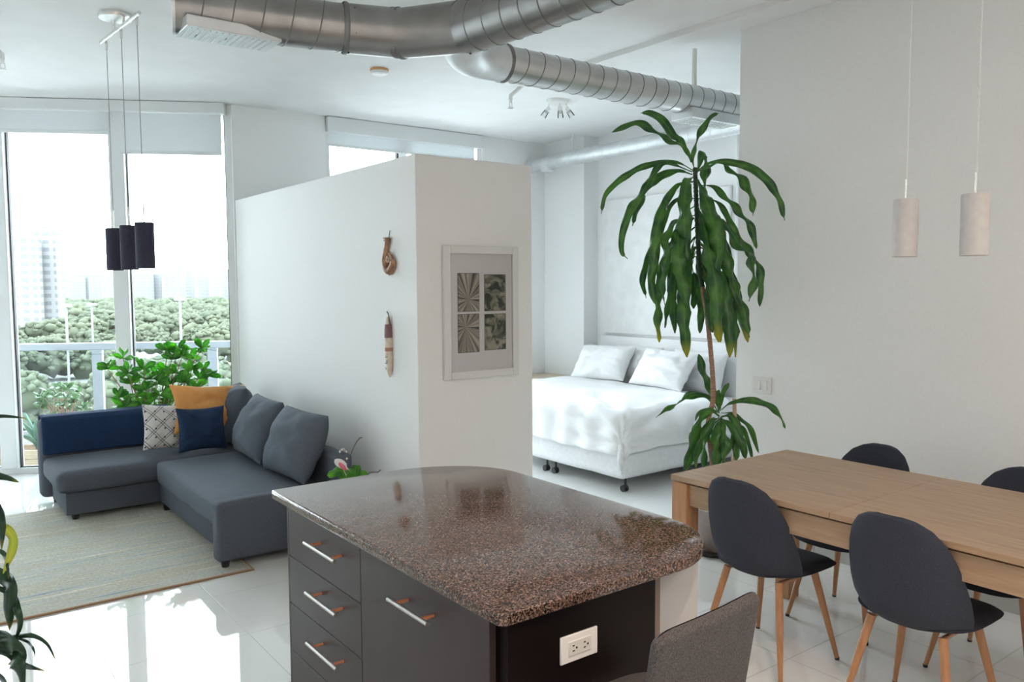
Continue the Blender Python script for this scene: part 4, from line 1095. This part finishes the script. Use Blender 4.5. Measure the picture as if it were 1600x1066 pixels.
for (u, v, yy_) in tips:
    tip = at(u, v, y=yy_)
    b = cb + Vector((r.uniform(-0.05, 0.05), r.uniform(-0.05, 0.05), 0.2))
    mid = b.lerp(tip, 0.55) + Vector((0, 0, 0.05))
    st.tube(catmull([b, mid, tip], 5), [0.007 - 0.0004 * k for k in range(11)], 6)
    for k in range(7):
        aa = k * 2.4 + r.random(); el = r.uniform(-0.25, 1.1)
        d = Vector((cos(aa) * cos(el), sin(aa) * cos(el) * 0.8, sin(el)))
        L_ = r.uniform(0.085, 0.115)
        if (tip + d * L_ - W1A).dot(W1N) > -0.06: d.y = -abs(d.y)
        blade(lf, [tip, tip + d * L_ * 0.5 + Vector((0, 0, 0.006)), tip + d * L_], L_ * 0.46, (-0.4, -0.75, 0.5), roll=r.uniform(-0.9, 0.9), n=4, prof=oval, fold=0.12)
obj('stem', st, M['bark'], t); solidify(obj('foliage', lf, M['clusia'], t), 0.0015)

# ------------------------------------------------------------------ bed
bx0, bx1, by0, by1 = 4.33, 5.94, 4.385, 6.32
t = thing('bed', 'white box spring bed with white headboard on black caster legs', 'bed', ((bx0 + bx1) / 2, (by0 + by1) / 2, 0))
obj('box_spring', soft_box((bx0, by0, 0.10), (bx1, by1, 0.34), 0.05, seed=3, wr=0.004), M['mattress'], t, angle=60)
obj('mattress', soft_box((bx0 + 0.005, by0 + 0.005, 0.345), (bx1, by1 - 0.005, 0.585), 0.05, seed=7, wr=0.006), M['mattress'], t, angle=60)
obj('headboard', MB().box((5.95, 4.35, 0.0), (6.025, 6.36, 1.06), 0.01, 2), mat('white_headboard', (0.82, 0.82, 0.82), 0.6), t)
for (x, y_) in ((4.40, 4.42), (4.375, 5.22), (4.375, 5.34), (5.85, 4.45), (5.85, 6.2), (4.40, 6.2)):
    lg = obj('caster_leg', MB().tube([(x, y_, 0.12), (x, y_, 0.04)], 0.010, 10), M['black_metal'], t)
    obj('wheel', MB().tube([(x - 0.022, y_ + 0.010, 0.026), (x - 0.006, y_ + 0.010, 0.026)], 0.026, 18).tube([(x + 0.006, y_ + 0.010, 0.026), (x + 0.022, y_ + 0.010, 0.026)], 0.026, 18).box((x - 0.014, y_ - 0.012, 0.03), (x + 0.014, y_ + 0.02, 0.052), 0.004, 2), M['black_plastic'], lg)
# duvet
def duvet(a, b):
    ZT = 0.635
    # flat cloth coordinates: X runs head -> foot and past it, Y runs far side -> near side and past it
    fx = 5.55 - a * (5.55 - bx0 + 0.35); fy = by1 - 0.03 - b * (by1 - 0.03 - by0 + 0.33)
    dx = max(0.0, (bx0 + 0.03) - fx); dy = max(0.0, (by0 + 0.03) - fy)
    x = max(fx, bx0 + 0.03); y_ = max(fy, by0 + 0.03); z = ZT
    d = sqrt(dx * dx + dy * dy)
    puff = 0.022 * noise.noise(Vector((fx * 2.3, fy * 2.1, 0.5))) + 0.010 * noise.noise(Vector((fx * 6, fy * 5, 3)))
    # long soft folds that radiate from the near foot corner
    ang = math.atan2(fy - by0 + 0.25, fx - bx0 + 0.25); rr = sqrt((fx - bx0) ** 2 + (fy - by0) ** 2)
    fold = 0.022 * sin(ang * 19 + 2.5 * noise.noise(Vector((rr * 2, ang * 3, 1)))) * math.exp(-((rr - 0.42) / 0.50) ** 2)
    if d > 0:
        arc = 0.075; q = min(1.0, d / (arc * 1.57)); th_ = q * pi / 2
        out = arc * sin(th_); dn = arc * (1 - cos(th_)) + max(0, d - arc * 1.57)
        ux, uy = dx / d, dy / d
        both = min(ux, uy) * 1.414
        out += 0.02 * both * d / 0.3 + 0.010 * sin(fy * 23 if ux > uy else fx * 21) * min(1, d / 0.2)
        x -= ux * (out + fold); y_ -= uy * (out + fold); z = ZT - dn + puff * 0.4
    else:
        z += puff + fold
        e = min((fx - bx0 - 0.03) / 0.3, (fy - by0 - 0.03) / 0.3, 1); z += 0.014 * max(0, e)
        h = (fx - 5.30) / 0.25
        if h > 0: z -= 0.02 * h
    return (x, y_, z)
o = obj('duvet', MB().grid(duvet, 70, 80), M['linen'], angle=89)
solidify(o, 0.022, 0); subsurf(o, 1)
tag(o, 'rumpled white duvet draped over the bed with one corner hanging down', 'duvet')
PB = 'white pillows on the bed'
lin = M['linen']
put_pillow('bed_pillow', 'white pillow leaning at the left of the bed, in front of another', 'pillow', pillow(0.72, 0.42, 0.20, 31, 0.02, pinch=0.08), lin, (5.62, 5.97, 0.815), (pi / 2 + 0.10, 0.62, 0.04), PB)
put_pillow('bed_pillow', 'white pillow behind the left front pillow, against the headboard', 'pillow', pillow(0.70, 0.42, 0.18, 35, 0.015, pinch=0.08), lin, (5.82, 5.72, 0.79), (pi / 2, 0.28, 0.0), PB)
put_pillow('bed_pillow', 'large white pillow leaning at the right of the bed, nearest the tall plant', 'pillow', pillow(0.72, 0.42, 0.20, 38, 0.02, pinch=0.08), lin, (5.60, 5.14, 0.815), (pi / 2 - 0.05, 0.62, -0.02), PB)
put_pillow('bed_pillow', 'white pillow behind the right front pillow, against the headboard', 'pillow', pillow(0.66, 0.42, 0.18, 41, 0.015, pinch=0.08), lin, (5.82, 4.93, 0.79), (pi / 2, 0.30, 0.0), PB)

t = thing('nightstand', 'pale wooden nightstand in the corner left of the bed', 'nightstand', (5.6, 6.8, 0))
m_ns = wood('pale_birch', (0.62, 0.50, 0.36), (0.72, 0.60, 0.45), (2, 10, 2), 4, 0.5)
obj('nightstand_top', MB().box((5.38, 6.50, 0.575), (5.825, 7.13, 0.60), 0.003, 1), m_ns, t)
obj('body', MB().box((5.40, 6.52, 0.30), (5.82, 7.11, 0.575), 0.003, 1), m_ns, t)
for x in (5.43, 5.79):
    for y_ in (6.55, 7.08): obj('leg', MB().box((x - 0.02, y_ - 0.02, 0), (x + 0.02, y_ + 0.02, 0.30), 0.003, 1), m_ns, t)
lp = at(867, 582, z=0.60)
t = thing('oil_lamp', 'small oil lamp with dark round base and clear glass chimney on the nightstand', 'lamp', lp)
obj('lamp_base', MB().lathe([(0.030, 0.0), (0.046, 0.012), (0.050, 0.026), (0.040, 0.044), (0.024, 0.056), (0.024, 0.066), (0.026, 0.072), (0.001, 0.072)], lp, 32), mat('blue_black_ceramic', (0.03, 0.045, 0.06), 0.35), t)
obj('glass_chimney', MB().lathe([(0.020, 0.070), (0.027, 0.095), (0.026, 0.125), (0.017, 0.15), (0.016, 0.175)], lp, 24, cap=False), M['clear'], t)

t = thing('canvas_painting', 'large white textured canvas on the wall above the bed', 'painting', (6.03, 5.6, 1.06))
obj('canvas', MB().box((5.995, 4.72, 1.085), (6.028, 6.35, 2.48), 0.004, 1), M['canvas'], t)

# ------------------------------------------------------------------ kitchen island
CX0, CX1, CY0, CY1, CZ = 0.957, 1.762, 1.318, 2.625, 0.92
def rounded_top():
    pts_ = []
    def arc(cx, cy, r_, a0, a1, n, ry=None):
        ry = ry or r_
        for k in range(n + 1):
            a = radians(a0 + (a1 - a0) * k / n); pts_.append((cx + r_ * cos(a), cy + ry * sin(a)))
    arc(CX0 + 0.02, CY0 + 0.02, 0.02, 180, 270, 5)
    arc(CX1 - 0.27, CY0 + 0.27, 0.27, 270, 360, 20)
    arc(CX1 - 0.36, CY1 - 0.30, 0.36, 0, 90, 22, 0.30)
    arc(CX0 + 0.012, CY1 - 0.012, 0.012, 90, 180, 3)
    return pts_
t = thing('countertop', 'polished brown speckled granite countertop with rounded far corners', 'countertop', (1.36, 1.97, CZ - 0.028))
obj('slab', MB().prism(rounded_top(), CZ - 0.028, CZ, 0.004, 3), M['granite'], t)

ci = thing('kitchen_island', 'dark brown island cabinet with bar handles and a white outlet', 'cabinet', (1.25, 1.95, 0))
FX, FY0, FY1, EX = 1.0, 1.362, 2.550, 1.462
zt_ = CZ - 0.029
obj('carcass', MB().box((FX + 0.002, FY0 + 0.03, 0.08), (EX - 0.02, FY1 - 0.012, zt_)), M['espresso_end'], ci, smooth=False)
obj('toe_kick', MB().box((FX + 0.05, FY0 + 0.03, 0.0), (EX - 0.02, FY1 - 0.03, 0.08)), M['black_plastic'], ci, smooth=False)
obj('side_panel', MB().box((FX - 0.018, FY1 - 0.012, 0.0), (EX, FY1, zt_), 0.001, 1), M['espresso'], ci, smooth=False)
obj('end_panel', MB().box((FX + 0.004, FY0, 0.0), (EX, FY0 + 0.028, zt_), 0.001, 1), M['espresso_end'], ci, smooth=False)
obj('filler_strip', MB().box((EX + 0.0005, FY0 + 0.004, 0.0), (EX + 0.022, FY0 + 0.03, zt_), 0.001, 1), mat('taupe_strip', (0.16, 0.12, 0.095), 0.6), ci, smooth=False)
DY = 2.014
def bar_handle(parent, y0, y1, z):
    h = obj('handle', MB().tube([(FX - 0.056, y0, z), (FX - 0.056, y1, z)], 0.0058, 16), M['handle_steel'], parent)
    for yp in (min(y0, y1) + 0.035, max(y0, y1) - 0.035):
        obj('handle_post', MB().tube([(FX - 0.018, yp, z), (FX - 0.056, yp, z)], 0.0045, 10), M['post_warm_tint'], h)
zs = [zt_, 0.716, 0.5575, 0.397, 0.10]
for k in range(4):
    d = obj('drawer', MB().box((FX - 0.018, DY + 0.0015, zs[k + 1] + 0.0015), (FX, FY1 - 0.0135, zs[k] - 0.0015), 0.001, 1), M['espresso'], ci, smooth=False)
    bar_handle(d, 2.100, 2.315, (0.822, 0.666, 0.508, 0.33)[k])
d = obj('door', MB().box((FX - 0.018, FY0 + 0.035, 0.10), (FX, DY - 0.0015, zt_ - 0.0015), 0.001, 1), M['espresso'], ci, smooth=False)
bar_handle(d, 1.592, 1.785, 0.8125)
ou = obj('outlet', MB().box((1.150, FY0 - 0.006, 0.742), (1.262, FY0, 0.806), 0.0015, 1), M['white_plastic'], ci)
ou['label'] = 'white double wall outlet'
obj('socket_face', MB().box((1.172, FY0 - 0.008, 0.757), (1.240, FY0 - 0.005, 0.791), 0.001, 1), mat('ivory_plastic', (0.68, 0.67, 0.62), 0.4), ou)
sl = MB()
for cxx in (1.189, 1.223):
    sl.box((cxx - 0.006, FY0 - 0.0088, 0.779), (cxx - 0.0005, FY0 - 0.0079, 0.7815)).box((cxx - 0.006, FY0 - 0.0088, 0.767), (cxx - 0.0005, FY0 - 0.0079, 0.7695)).box((cxx + 0.004, FY0 - 0.0088, 0.772), (cxx + 0.008, FY0 - 0.0079, 0.776))
sl.lathe([(0.001, 0), (0.001, 0)], (1.157, FY0, 0.774), 6)
obj('socket_slot', sl, M['dark'], ou, smooth=False)
# white knee wall carrying the overhang
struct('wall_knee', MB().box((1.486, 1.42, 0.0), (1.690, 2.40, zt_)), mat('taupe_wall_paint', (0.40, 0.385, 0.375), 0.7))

# ------------------------------------------------------------------ dining table
TZ = 0.745
TX0, TX1, TY1, TY0 = 2.735, 3.612, 2.462, 0.55
t = thing('dining_table', 'long rectangular oak dining table with thick square legs', 'table', ((TX0 + TX1) / 2, (TY0 + TY1) / 2, 0))
ys = at(1308, 797, z=TZ).y
obj('tabletop', MB().box((TX0, ys + 0.0012, TZ - 0.024), (TX1, TY1, TZ), 0.0015, 1), M['oak'], t, smooth=False)
obj('tabletop', MB().box((TX0, TY0, TZ - 0.024), (TX1, ys - 0.0012, TZ), 0.0015, 1), M['oak'], t, smooth=False)
ap = MB(); z0_, z1_ = 0.615, TZ - 0.036
ap.box((TX0 + 0.022, TY0 + 0.08, z0_), (TX0 + 0.044, TY1 - 0.09, z1_)).box((TX1 - 0.044, TY0 + 0.08, z0_), (TX1 - 0.022, TY1 - 0.09, z1_))
ap.box((TX0 + 0.09, TY1 - 0.044, z0_), (TX1 - 0.09, TY1 - 0.022, z1_)).box((TX0 + 0.09, TY0 + 0.022, z0_), (TX1 - 0.09, TY0 + 0.044, z1_))
ap.box((TX0 + 0.06, TY0 + 0.06, TZ - 0.036), (TX1 - 0.06, TY1 - 0.06, TZ - 0.024))
obj('apron', ap, M['oak'], t, smooth=False)
for x in (TX0 + 0.004, TX1 - 0.089):
    for y_ in (TY1 - 0.089, TY0 + 0.004):
        obj('leg', MB().box((x, y_, 0), (x + 0.085, y_ + 0.085, TZ - 0.0305), 0.003, 1), M['oak_leg'], t, smooth=False)

# ------------------------------------------------------------------ dining chairs
def make_chair(name):
    t = thing(name, '', 'chair', (0, 0, 0))
    # seat: dished pad
    sm = MB()
    def se(a, b):
        th = 2 * pi * a; k = b
        cxx, sxx = cos(th), sin(th)
        ex = abs(cxx) ** 0.62 * (1 if cxx > 0 else -1); ey = abs(sxx) ** 0.62 * (1 if sxx > 0 else -1)
        # k: 0 centre bottom -> .5 rim -> 1 centre top
        if k < 0.5: rr = k / 0.5; z = 0.385 + 0.026 * rr ** 3
        else:
            rr = 1 - (k - 0.5) / 0.5; z = 0.411 + 0.034 * (1 - rr ** 6) - 0.010 * (1 - rr ** 2)
        x = 0.215 * ex * rr; y_ = 0.045 + 0.215 * ey * rr
        z += 0.012 * (abs(x) / 0.215) ** 2 - 0.010 * max(0, (y_ - 0.12) / 0.14) ** 2
        return (x, y_, z)
    sm.grid(se, 40, 21, closed_u=True)
    obj('seat', sm, M['chair_fabric'], t, local=True, angle=80)
    # backrest shell that wraps round the rear of the seat
    bk = MB()
    zs_ = [0.388, 0.398, 0.425, 0.47, 0.53, 0.60, 0.67, 0.73, 0.775, 0.800, 0.811]
    hw_ = [0.150, 0.180, 0.208, 0.221, 0.222, 0.213, 0.196, 0.172, 0.136, 0.090, 0.045]
    yb_ = [-0.10, -0.145, -0.178, -0.200, -0.215, -0.228, -0.240, -0.250, -0.257, -0.261, -0.263]
    def lerp_(arr, q):
        f = q * (len(arr) - 1); i = min(int(f), len(arr) - 2); return arr[i] + (arr[i + 1] - arr[i]) * (f - i)
    def sheet(off):
        def f(a, b):
            u = a * 2 - 1; z = lerp_(zs_, b); hw = lerp_(hw_, b); yb = lerp_(yb_, b)
            wrap = 0.15 * max(0.0, 1 - b * 0.75)
            e = max(0, 1 - abs(u) ** 5) * min(1, (1 - b) * 14 + 0.02) * min(1, b * 14 + 0.02)
            y_ = yb + wrap * abs(u) ** 2.6 * (hw / 0.22)
            return (hw * u, y_ + off * sqrt(e), z + (0.03 * (1 - abs(u) ** 2) * 0 if b < 0.1 else 0) + 0.035 * abs(u) ** 3 * max(0, 1 - b * 5))
        return f
    bk.grid(sheet(0.017), 25, 41); bk.grid(sheet(-0.017), 25, 41)
    bmesh.ops.remove_doubles(bk.bm, verts=bk.bm.verts, dist=0.0008)
    o = obj('backrest', bk, M['chair_fabric'], t, local=True, angle=80); subsurf(o, 1)
    uf = MB().box((-0.125, -0.015, 0.374), (0.125, 0.015, 0.388), 0.003, 1).box((-0.134, -0.118, 0.374), (-0.118, 0.118, 0.388), 0.003, 1).box((0.118, -0.118, 0.374), (0.134, 0.118, 0.388), 0.003, 1)
    obj('under_frame', uf, M['leg_wood'], t, local=True)
    for sx_ in (-1, 1):
        for sy_ in (-1, 1):
            a = Vector((sx_ * 0.128, sy_ * 0.122 + 0.004, 0.386)); b = Vector((sx_ * 0.200, sy_ * 0.200, 0.006))
            lg = obj('leg', MB().tube([a, a.lerp(b, 0.5), b], [0.0165, 0.0140, 0.0090], 14), M['leg_wood'], t, local=True)
            obj('foot_cap', MB().lathe([(0.0095, 0.0), (0.0098, 0.012)], (b.x, b.y, 0), 12), M['black_plastic'], lg, local=True)
    return t
GC = 'charcoal chairs around the dining table'
chair = make_chair('dining_chair')
spots = [((2.915, 2.06), -pi / 2, 'charcoal dining chair on the near side of the table, beside the granite island'),
         ((2.915, 1.408), -pi / 2, 'charcoal dining chair on the near side of the table, right of its neighbour'),
         ((3.545, 2.06), pi / 2, 'charcoal dining chair between table and wall, nearest the light switch'),
         ((3.545, 1.40), pi / 2, 'charcoal dining chair between table and wall, at the right edge of the photo')]
for i, ((x, y_), rz, lb) in enumerate(spots):
    c_ = chair if i == 0 else copy_tree(chair)
    c_.location = (x, y_, 0); c_.rotation_euler = (0, 0, rz)
    c_['label'] = lb; c_['group'] = GC

# ------------------------------------------------------------------ bar stool
bs = thing('bar_stool', 'grey tweed bar stool with curved back pulled up to the island end', 'stool', (1.235, 1.14, 0))
SZ = 0.700
def stool_seat(a, b):
    th = 2 * pi * a; cxx, sxx = cos(th), sin(th)
    ex = abs(cxx) ** 0.55 * (1 if cxx > 0 else -1); ey = abs(sxx) ** 0.55 * (1 if sxx > 0 else -1)
    if b < 0.5: rr = b / 0.5; z = SZ - 0.055 + 0.02 * rr ** 4
    else: rr = 1 - (b - 0.5) / 0.5; z = SZ - 0.035 + 0.035 * (1 - rr ** 5)
    return (1.245 + 0.185 * ex * rr, 1.185 + 0.160 * ey * rr, z)
obj('seat', MB().grid(stool_seat, 40, 21, closed_u=True), M['stool_fabric'], bs, angle=80)
sb = MB()
def stool_back(off):
    def f(a, b):
        u = a * 2 - 1; z = SZ - 0.075 + b * 0.332
        hw = 0.178 + 0.002 * b - 0.012 * max(0, (b - 0.93) / 0.07) ** 2
        e = max(0, 1 - abs(u) ** 10) * min(1, (1 - b) * 22 + 0.01) * min(1, b * 22 + 0.01)
        lean = -0.055 * b; wrap = 0.035 * abs(u) ** 2.2
        zz = z - 0.012 * abs(u) ** 10 * b
        return (1.252 + hw * u, 1.068 + 0.014 * u + lean + wrap * 0.25 + off * sqrt(e), zz)
    return f
sb.grid(stool_back(0.017), 31, 41); sb.grid(stool_back(-0.017), 31, 41)
bmesh.ops.remove_doubles(sb.bm, verts=sb.bm.verts, dist=0.0008)
o = obj('backrest', sb, M['stool_fabric'], bs, angle=80); subsurf(o, 1)
for sx_ in (-1, 1):
    for sy_ in (-1, 1):
        obj('leg', MB().tube([(1.235 + sx_ * 0.13, 1.16 + sy_ * 0.12, SZ - 0.04), (1.235 + sx_ * 0.185, 1.16 + sy_ * 0.175, 0.0)], [0.016, 0.010], 12), M['leg_wood'], bs)
fr_ = 0.165
obj('footrest', MB().tube([(1.235 - fr_, 1.16 - fr_ + 0.01, 0.22), (1.235 + fr_, 1.16 - fr_ + 0.01, 0.22), (1.235 + fr_, 1.16 + fr_ - 0.01, 0.22), (1.235 - fr_, 1.16 + fr_ - 0.01, 0.22), (1.235 - fr_, 1.16 - fr_ + 0.01, 0.22)], 0.007, 8), M['black_metal'], bs)

# ------------------------------------------------------------------ tall dracaena
dc = Vector((3.83, 3.09, 0))
t = thing('dracaena', 'tall dracaena with drooping striped leaves in a bronze pot behind the dining table', 'plant', dc)
obj('saucer', MB().lathe([(0.001, 0.002), (0.135, 0.002), (0.155, 0.028), (0.150, 0.030), (0.132, 0.012), (0.001, 0.010)], dc, 36), M['black_plastic'], t)
obj('pot', MB().lathe([(0.001, 0.012), (0.085, 0.012), (0.118, 0.12), (0.125, 0.24), (0.128, 0.27), (0.116, 0.27), (0.110, 0.22)], dc, 40, cap=False), M['pot_bronze'], t)
obj('soil', MB().lathe([(0.109, 0.225), (0.108, 0.235)], dc, 28), M['soil'], t)
DD = (dc - EYE).dot(FWD)
def dpt(u, v, dd=0.0): return at(u, v, d=(Vector((3.8, 3.1, 1.5)) - EYE).dot(FWD) + dd)
trunk = catmull([dc + Vector((0.0, 0.0, 0.22)), dpt(1114, 735), dpt(1108, 680), dpt(1107, 655), dpt(1114, 625), dpt(1113, 580), dpt(1105.5, 500), dpt(1099, 460), dpt(1092, 400), dpt(1089, 340), dpt(1087, 290), dpt(1086, 262)], 14)
nT = len(trunk)
kT = int(nT * 0.66)
rr0 = lambda i: (0.0155 - 0.004 * i / nT) * (1.0 + 0.09 * (i % 2))
obj('trunk', MB().tube(trunk[:kT], [rr0(i) for i in range(kT)], 12), M['bark'], t)
o = obj('green_cane', MB().tube(trunk[kT - 1:], [rr0(i) * (1.0 + 0.16 * (i % 2)) for i in range(kT - 1, nT)], 12), mat('dark_green_cane', (0.018, 0.045, 0.018), 0.6), t)
o['label'] = 'dark green leaf-scarred upper cane'
s2 = catmull([dc + Vector((0.03, -0.02, 0.22)), dpt(1131, 740, 0.03), dpt(1128, 700, 0.03), dpt(1126, 655, 0.03)], 6)
obj('trunk', MB().tube(s2, 0.011, 10), M['bark'], t)
obj('cut_cane', MB().tube([dc + Vector((0.055, -0.035, 0.22)), dpt(1149, 700, 0.06), dpt(1147, 623, 0.06)], [0.013, 0.0125, 0.012], 12), noise_mat('tan_cane', (0.50, 0.33, 0.22), (0.60, 0.42, 0.29), 20, 0.7, 0.2), t)
def q1(cx, cy): return (900 + cx / 2.665, 160 + cy / 2.665)
def q3(cx, cy): return (980 + cx / 3.331, 540 + cy / 3.331)
crown = [
 ([(495,280),(470,215),(430,170),(380,150),(310,105),(240,85),(150,125)], 34, .10), ([(480,250),(440,165),(400,130),(360,75),(310,45),(268,45)], 36, -.05),
 ([(492,280),(490,215),(520,130),(560,65),(595,45)], 30, .0), ([(500,300),(530,210),(545,240),(542,330),(530,420)], 50, -.12),
 ([(490,285),(420,250),(330,255),(230,290),(130,375),(105,465)], 28, .05), ([(485,290),(370,250),(320,300),(280,370),(230,440),(195,540),(190,620),(215,652)], 36, .18),
 ([(485,300),(420,285),(340,315),(290,370),(255,440),(235,515)], 42, -.15), ([(490,330),(430,340),(380,405),(350,480),(330,570),(325,650),(315,760),(340,860)], 44, .2),
 ([(492,400),(430,400),(380,450),(345,550),(300,660),(278,740),(292,815)], 34, .05), ([(492,470),(420,490),(370,560),(375,650),(350,750),(370,845)], 42, .25),
 ([(492,310),(462,330),(450,430),(452,530),(465,660)], 58, .22), ([(492,480),(435,540),(425,620),(440,720),(462,850)], 64, .28),
 ([(505,320),(540,400),(570,500),(590,600),(575,750)], 70, .22), ([(508,430),(535,520),(560,640),(585,780),(595,1000)], 66, .26),
 ([(500,290),(560,250),(650,250),(740,280),(810,340),(850,410),(868,492)], 36, .05), ([(500,292),(590,250),(650,280),(710,340),(735,400),(738,472)], 46, -.05),
 ([(503,345),(570,350),(630,400),(690,460),(730,520),(752,610)], 38, .08), ([(503,400),(570,405),(620,450),(655,530),(700,590),(742,640),(772,720),(765,850)], 40, .0),
 ([(503,480),(590,490),(640,530),(680,590),(730,640),(745,740),(720,830)], 54, .15), ([(503,540),(590,560),(630,650),(660,760),(700,870),(722,980)], 52, .05),
 ([(498,600),(460,700),(450,850),(462,1062)], 60, .15), ([(495,560),(430,660),(410,780),(412,962)], 46, -.05), ([(495,520),(400,600),(360,720),(345,860),(347,1000)], 48, .1),
 ([(505,560),(565,660),(600,850),(602,1000)], 54, -.1), ([(505,600),(600,640),(655,760),(690,890),(716,1000)], 44, -.15), ([(505,620),(590,720),(632,880),(640,1062)], 56, .12),
 ([(505,580),(620,680),(668,820),(664,1062)], 46, .0), ([(500,640),(515,740),(522,860),(515,962)], 40, -.18), ([(498,560),(480,640),(495,740),(490,860)], 48, -.1),
 ([(496,640),(420,720),(392,830),(370,940)], 36, -.12), ([(505,440),(560,470),(600,560),(625,660),(640,800)], 56, -.1), ([(496,430),(450,470),(415,580),(400,700),(385,800)], 44, -.1),
 ([(500,620),(470,720),(440,830),(432,900)], 50, -.15), ([(504,500),(550,560),(570,680),(560,830),(540,900)], 60, -.2), ([(503,640),(560,760),(560,880),(570,960)], 52, .05)]
low = [
 ([(470,340),(430,280),(385,260),(340,262),(270,300),(148,376)], 46, .0), ([(478,340),(450,250),(405,150),(372,45)], 52, -.03), ([(485,330),(495,250),(530,195)], 30, .0),
 ([(490,335),(540,298),(620,285),(700,295),(790,350),(822,432)], 40, .0), ([(490,350),(560,360),(640,430),(684,560)], 30, -.05), ([(490,370),(540,370),(572,450),(568,600)], 62, .03),
 ([(490,372),(478,440),(470,540),(465,640)], 70, .12), ([(492,372),(510,450),(515,540),(500,640)], 60, .12), ([(480,370),(430,340),(385,400),(345,530),(300,665)], 62, .1), ([(480,380),(430,430),(395,510),(400,640)], 46, .05),
 ([(490,380),(560,440),(600,520),(618,590)], 48, .08), ([(480,350),(400,350),(350,430),(335,485)], 34, -.05), ([(490,380),(600,430),(640,540),(655,600)], 26, -.1),
 ([(480,345),(420,340),(375,380),(372,470)], 40, -.1), ([(486,340),(470,280),(478,230)], 34, .03), ([(480,375),(440,400),(380,520),(355,640)], 50, .12)]
rl = random.Random(4)
def make_crown(data, qf, scale, name, node, tips=()):
    mb = MB(); mt = MB()
    for i, (pth, w, dz) in enumerate(data):
        n_ = len(pth); P3 = []
        for k, (cx, cy) in enumerate(pth):
            s_ = k / (n_ - 1); u, v = qf(cx, cy)
            P3.append(dpt(u, v, node - dz * (sin(pi * 0.5 * min(1, s_ * 1.6)))))
        wm = w / scale * DD / F_PX * 0.86
        pf_ = lambda t_: 0.16 + 0.95 * max(0, sin(pi * min(1, max(0, (t_ - 0.10) / 0.92)))) ** 0.65 if t_ < 0.97 else 0.10
        blade(mt if i in tips else mb, P3, wm, (-FWD + Vector((rl.uniform(-0.5, 0.5), rl.uniform(-0.5, 0.5), rl.uniform(-0.1, 0.5)))).normalized(), roll=rl.uniform(-0.6, 0.6), fold=0.32, wave=0.55, n=7, prof=pf_, phase=rl.random() * 6)
    if tips:
        o = obj('yellow_tipped_foliage', mt, M['dracaena_tip'], t, angle=80); solidify(o, 0.0012); o['label'] = 'hanging leaves with yellow tips'
    o = obj(name, mb, M['dracaena'], t, angle=80); solidify(o, 0.0012); return o
make_crown(crown, q1, 2.665, 'crown_foliage', 0.0, tips=(13, 20, 22, 23, 24, 25, 26))
make_crown(low, q3, 3.331, 'lower_foliage', 0.03)

# ------------------------------------------------------------------ plant at the left edge
pc2 = Vector((-0.06, 2.32, 0))
t = thing('potted_plant', 'dark leaved plant with one yellow leaf at the left edge of the photo', 'plant', pc2)
obj('pot', MB().lathe([(0.001, 0.0), (0.11, 0.0), (0.14, 0.26), (0.145, 0.28), (0.135, 0.28), (0.13, 0.24)], pc2, 32, cap=False), M['terracotta'], t)
obj('soil', MB().lathe([(0.128, 0.23), (0.127, 0.24)], pc2, 24), M['soil'], t)
top = Vector((pc2.x - 0.01, pc2.y, 1.12))
obj('trunk', MB().tube(catmull([pc2 + Vector((0, 0, 0.23)), pc2 + Vector((0.02, 0, 0.6)), pc2 + Vector((-0.01, 0, 0.9)), top], 5), 0.012, 10), M['bark'], t)
def q8(cx, cy): return (cx / 3.08, 720 + cy / 3.08)
L8 = [([(-90,60),(-30,200),(8,300),(8,430)], 44, 0), ([(-90,420),(10,440),(32,500),(42,570)], 22, 0), ([(-80,500),(10,560),(45,620),(40,720),(45,815)], 74, 0), ([(-60,600),(50,640),(82,720),(92,800),(62,885)], 36, 0),
      ([(-90,800),(-20,850),(60,890),(100,940),(40,980)], 90, 0), ([(-60,860),(60,850),(150,842),(222,880),(268,958)], 24, 0), ([(60,850),(130,872),(160,905),(170,952)], 15, 0), ([(-60,900),(50,920),(80,980),(110,1110)], 95, 0), ([(20,930),(100,975),(160,998),(215,1012)], 32, 0), ([(-90,980),(-20,1030),(35,1075)], 34, 0)]
mb = MB()
for pth, w, _ in L8:
    P3 = [at(*q8(cx, cy), d=2.02 + 0.03 * sin(i * 2.0)) for i, (cx, cy) in enumerate(pth)]
    blade(mb, P3, w / 3.08 * 2.0 / F_PX, (-FWD + Vector((rl.uniform(-.3, .3), 0, 0.3))).normalized(), roll=rl.uniform(-0.3, 0.3), fold=0.25, wave=0.2, n=7, phase=rl.random() * 6)
blade(mb, [at(-60, 735, d=2.0), at(-15, 742, d=2.0), at(14, 748, d=2.0), at(30, 754, d=2.0)], 0.022, -FWD, fold=0.2, n=6)
blade(mb, [at(-60, 655, d=2.1), at(-10, 651, d=2.1), at(15, 651, d=2.1), at(42, 654, d=2.1)], 0.010, -FWD, fold=0.2, n=6)
sts = MB()
for p in (at(-60, 735, d=2.0), at(-60, 655, d=2.1), at(*q8(-90, 60), d=2.02), at(*q8(-80, 500), d=2.02), at(*q8(-90, 800), d=2.02), at(*q8(-90, 980), d=2.02)):
    sts.tube([p, Vector((pc2.x, pc2.y, p.z - 0.02))], 0.003, 6)
obj('leaf_stalk', sts, M['green_stem'], t)
solidify(obj('foliage', mb, M['corner_leaf'], t, angle=80), 0.0012)
mb = MB()
P3 = [at(*q8(cx, cy), d=2.0) for cx, cy in ((-60, 300), (20, 325), (58, 370), (55, 440), (15, 545))]
blade(mb, P3, 46 / 3.08 * 2.0 / F_PX, -FWD, roll=0.2, fold=0.25, n=7)
o = solidify(obj('yellow_leaf', mb, M['yellow_leaf'], t, angle=80), 0.0012)
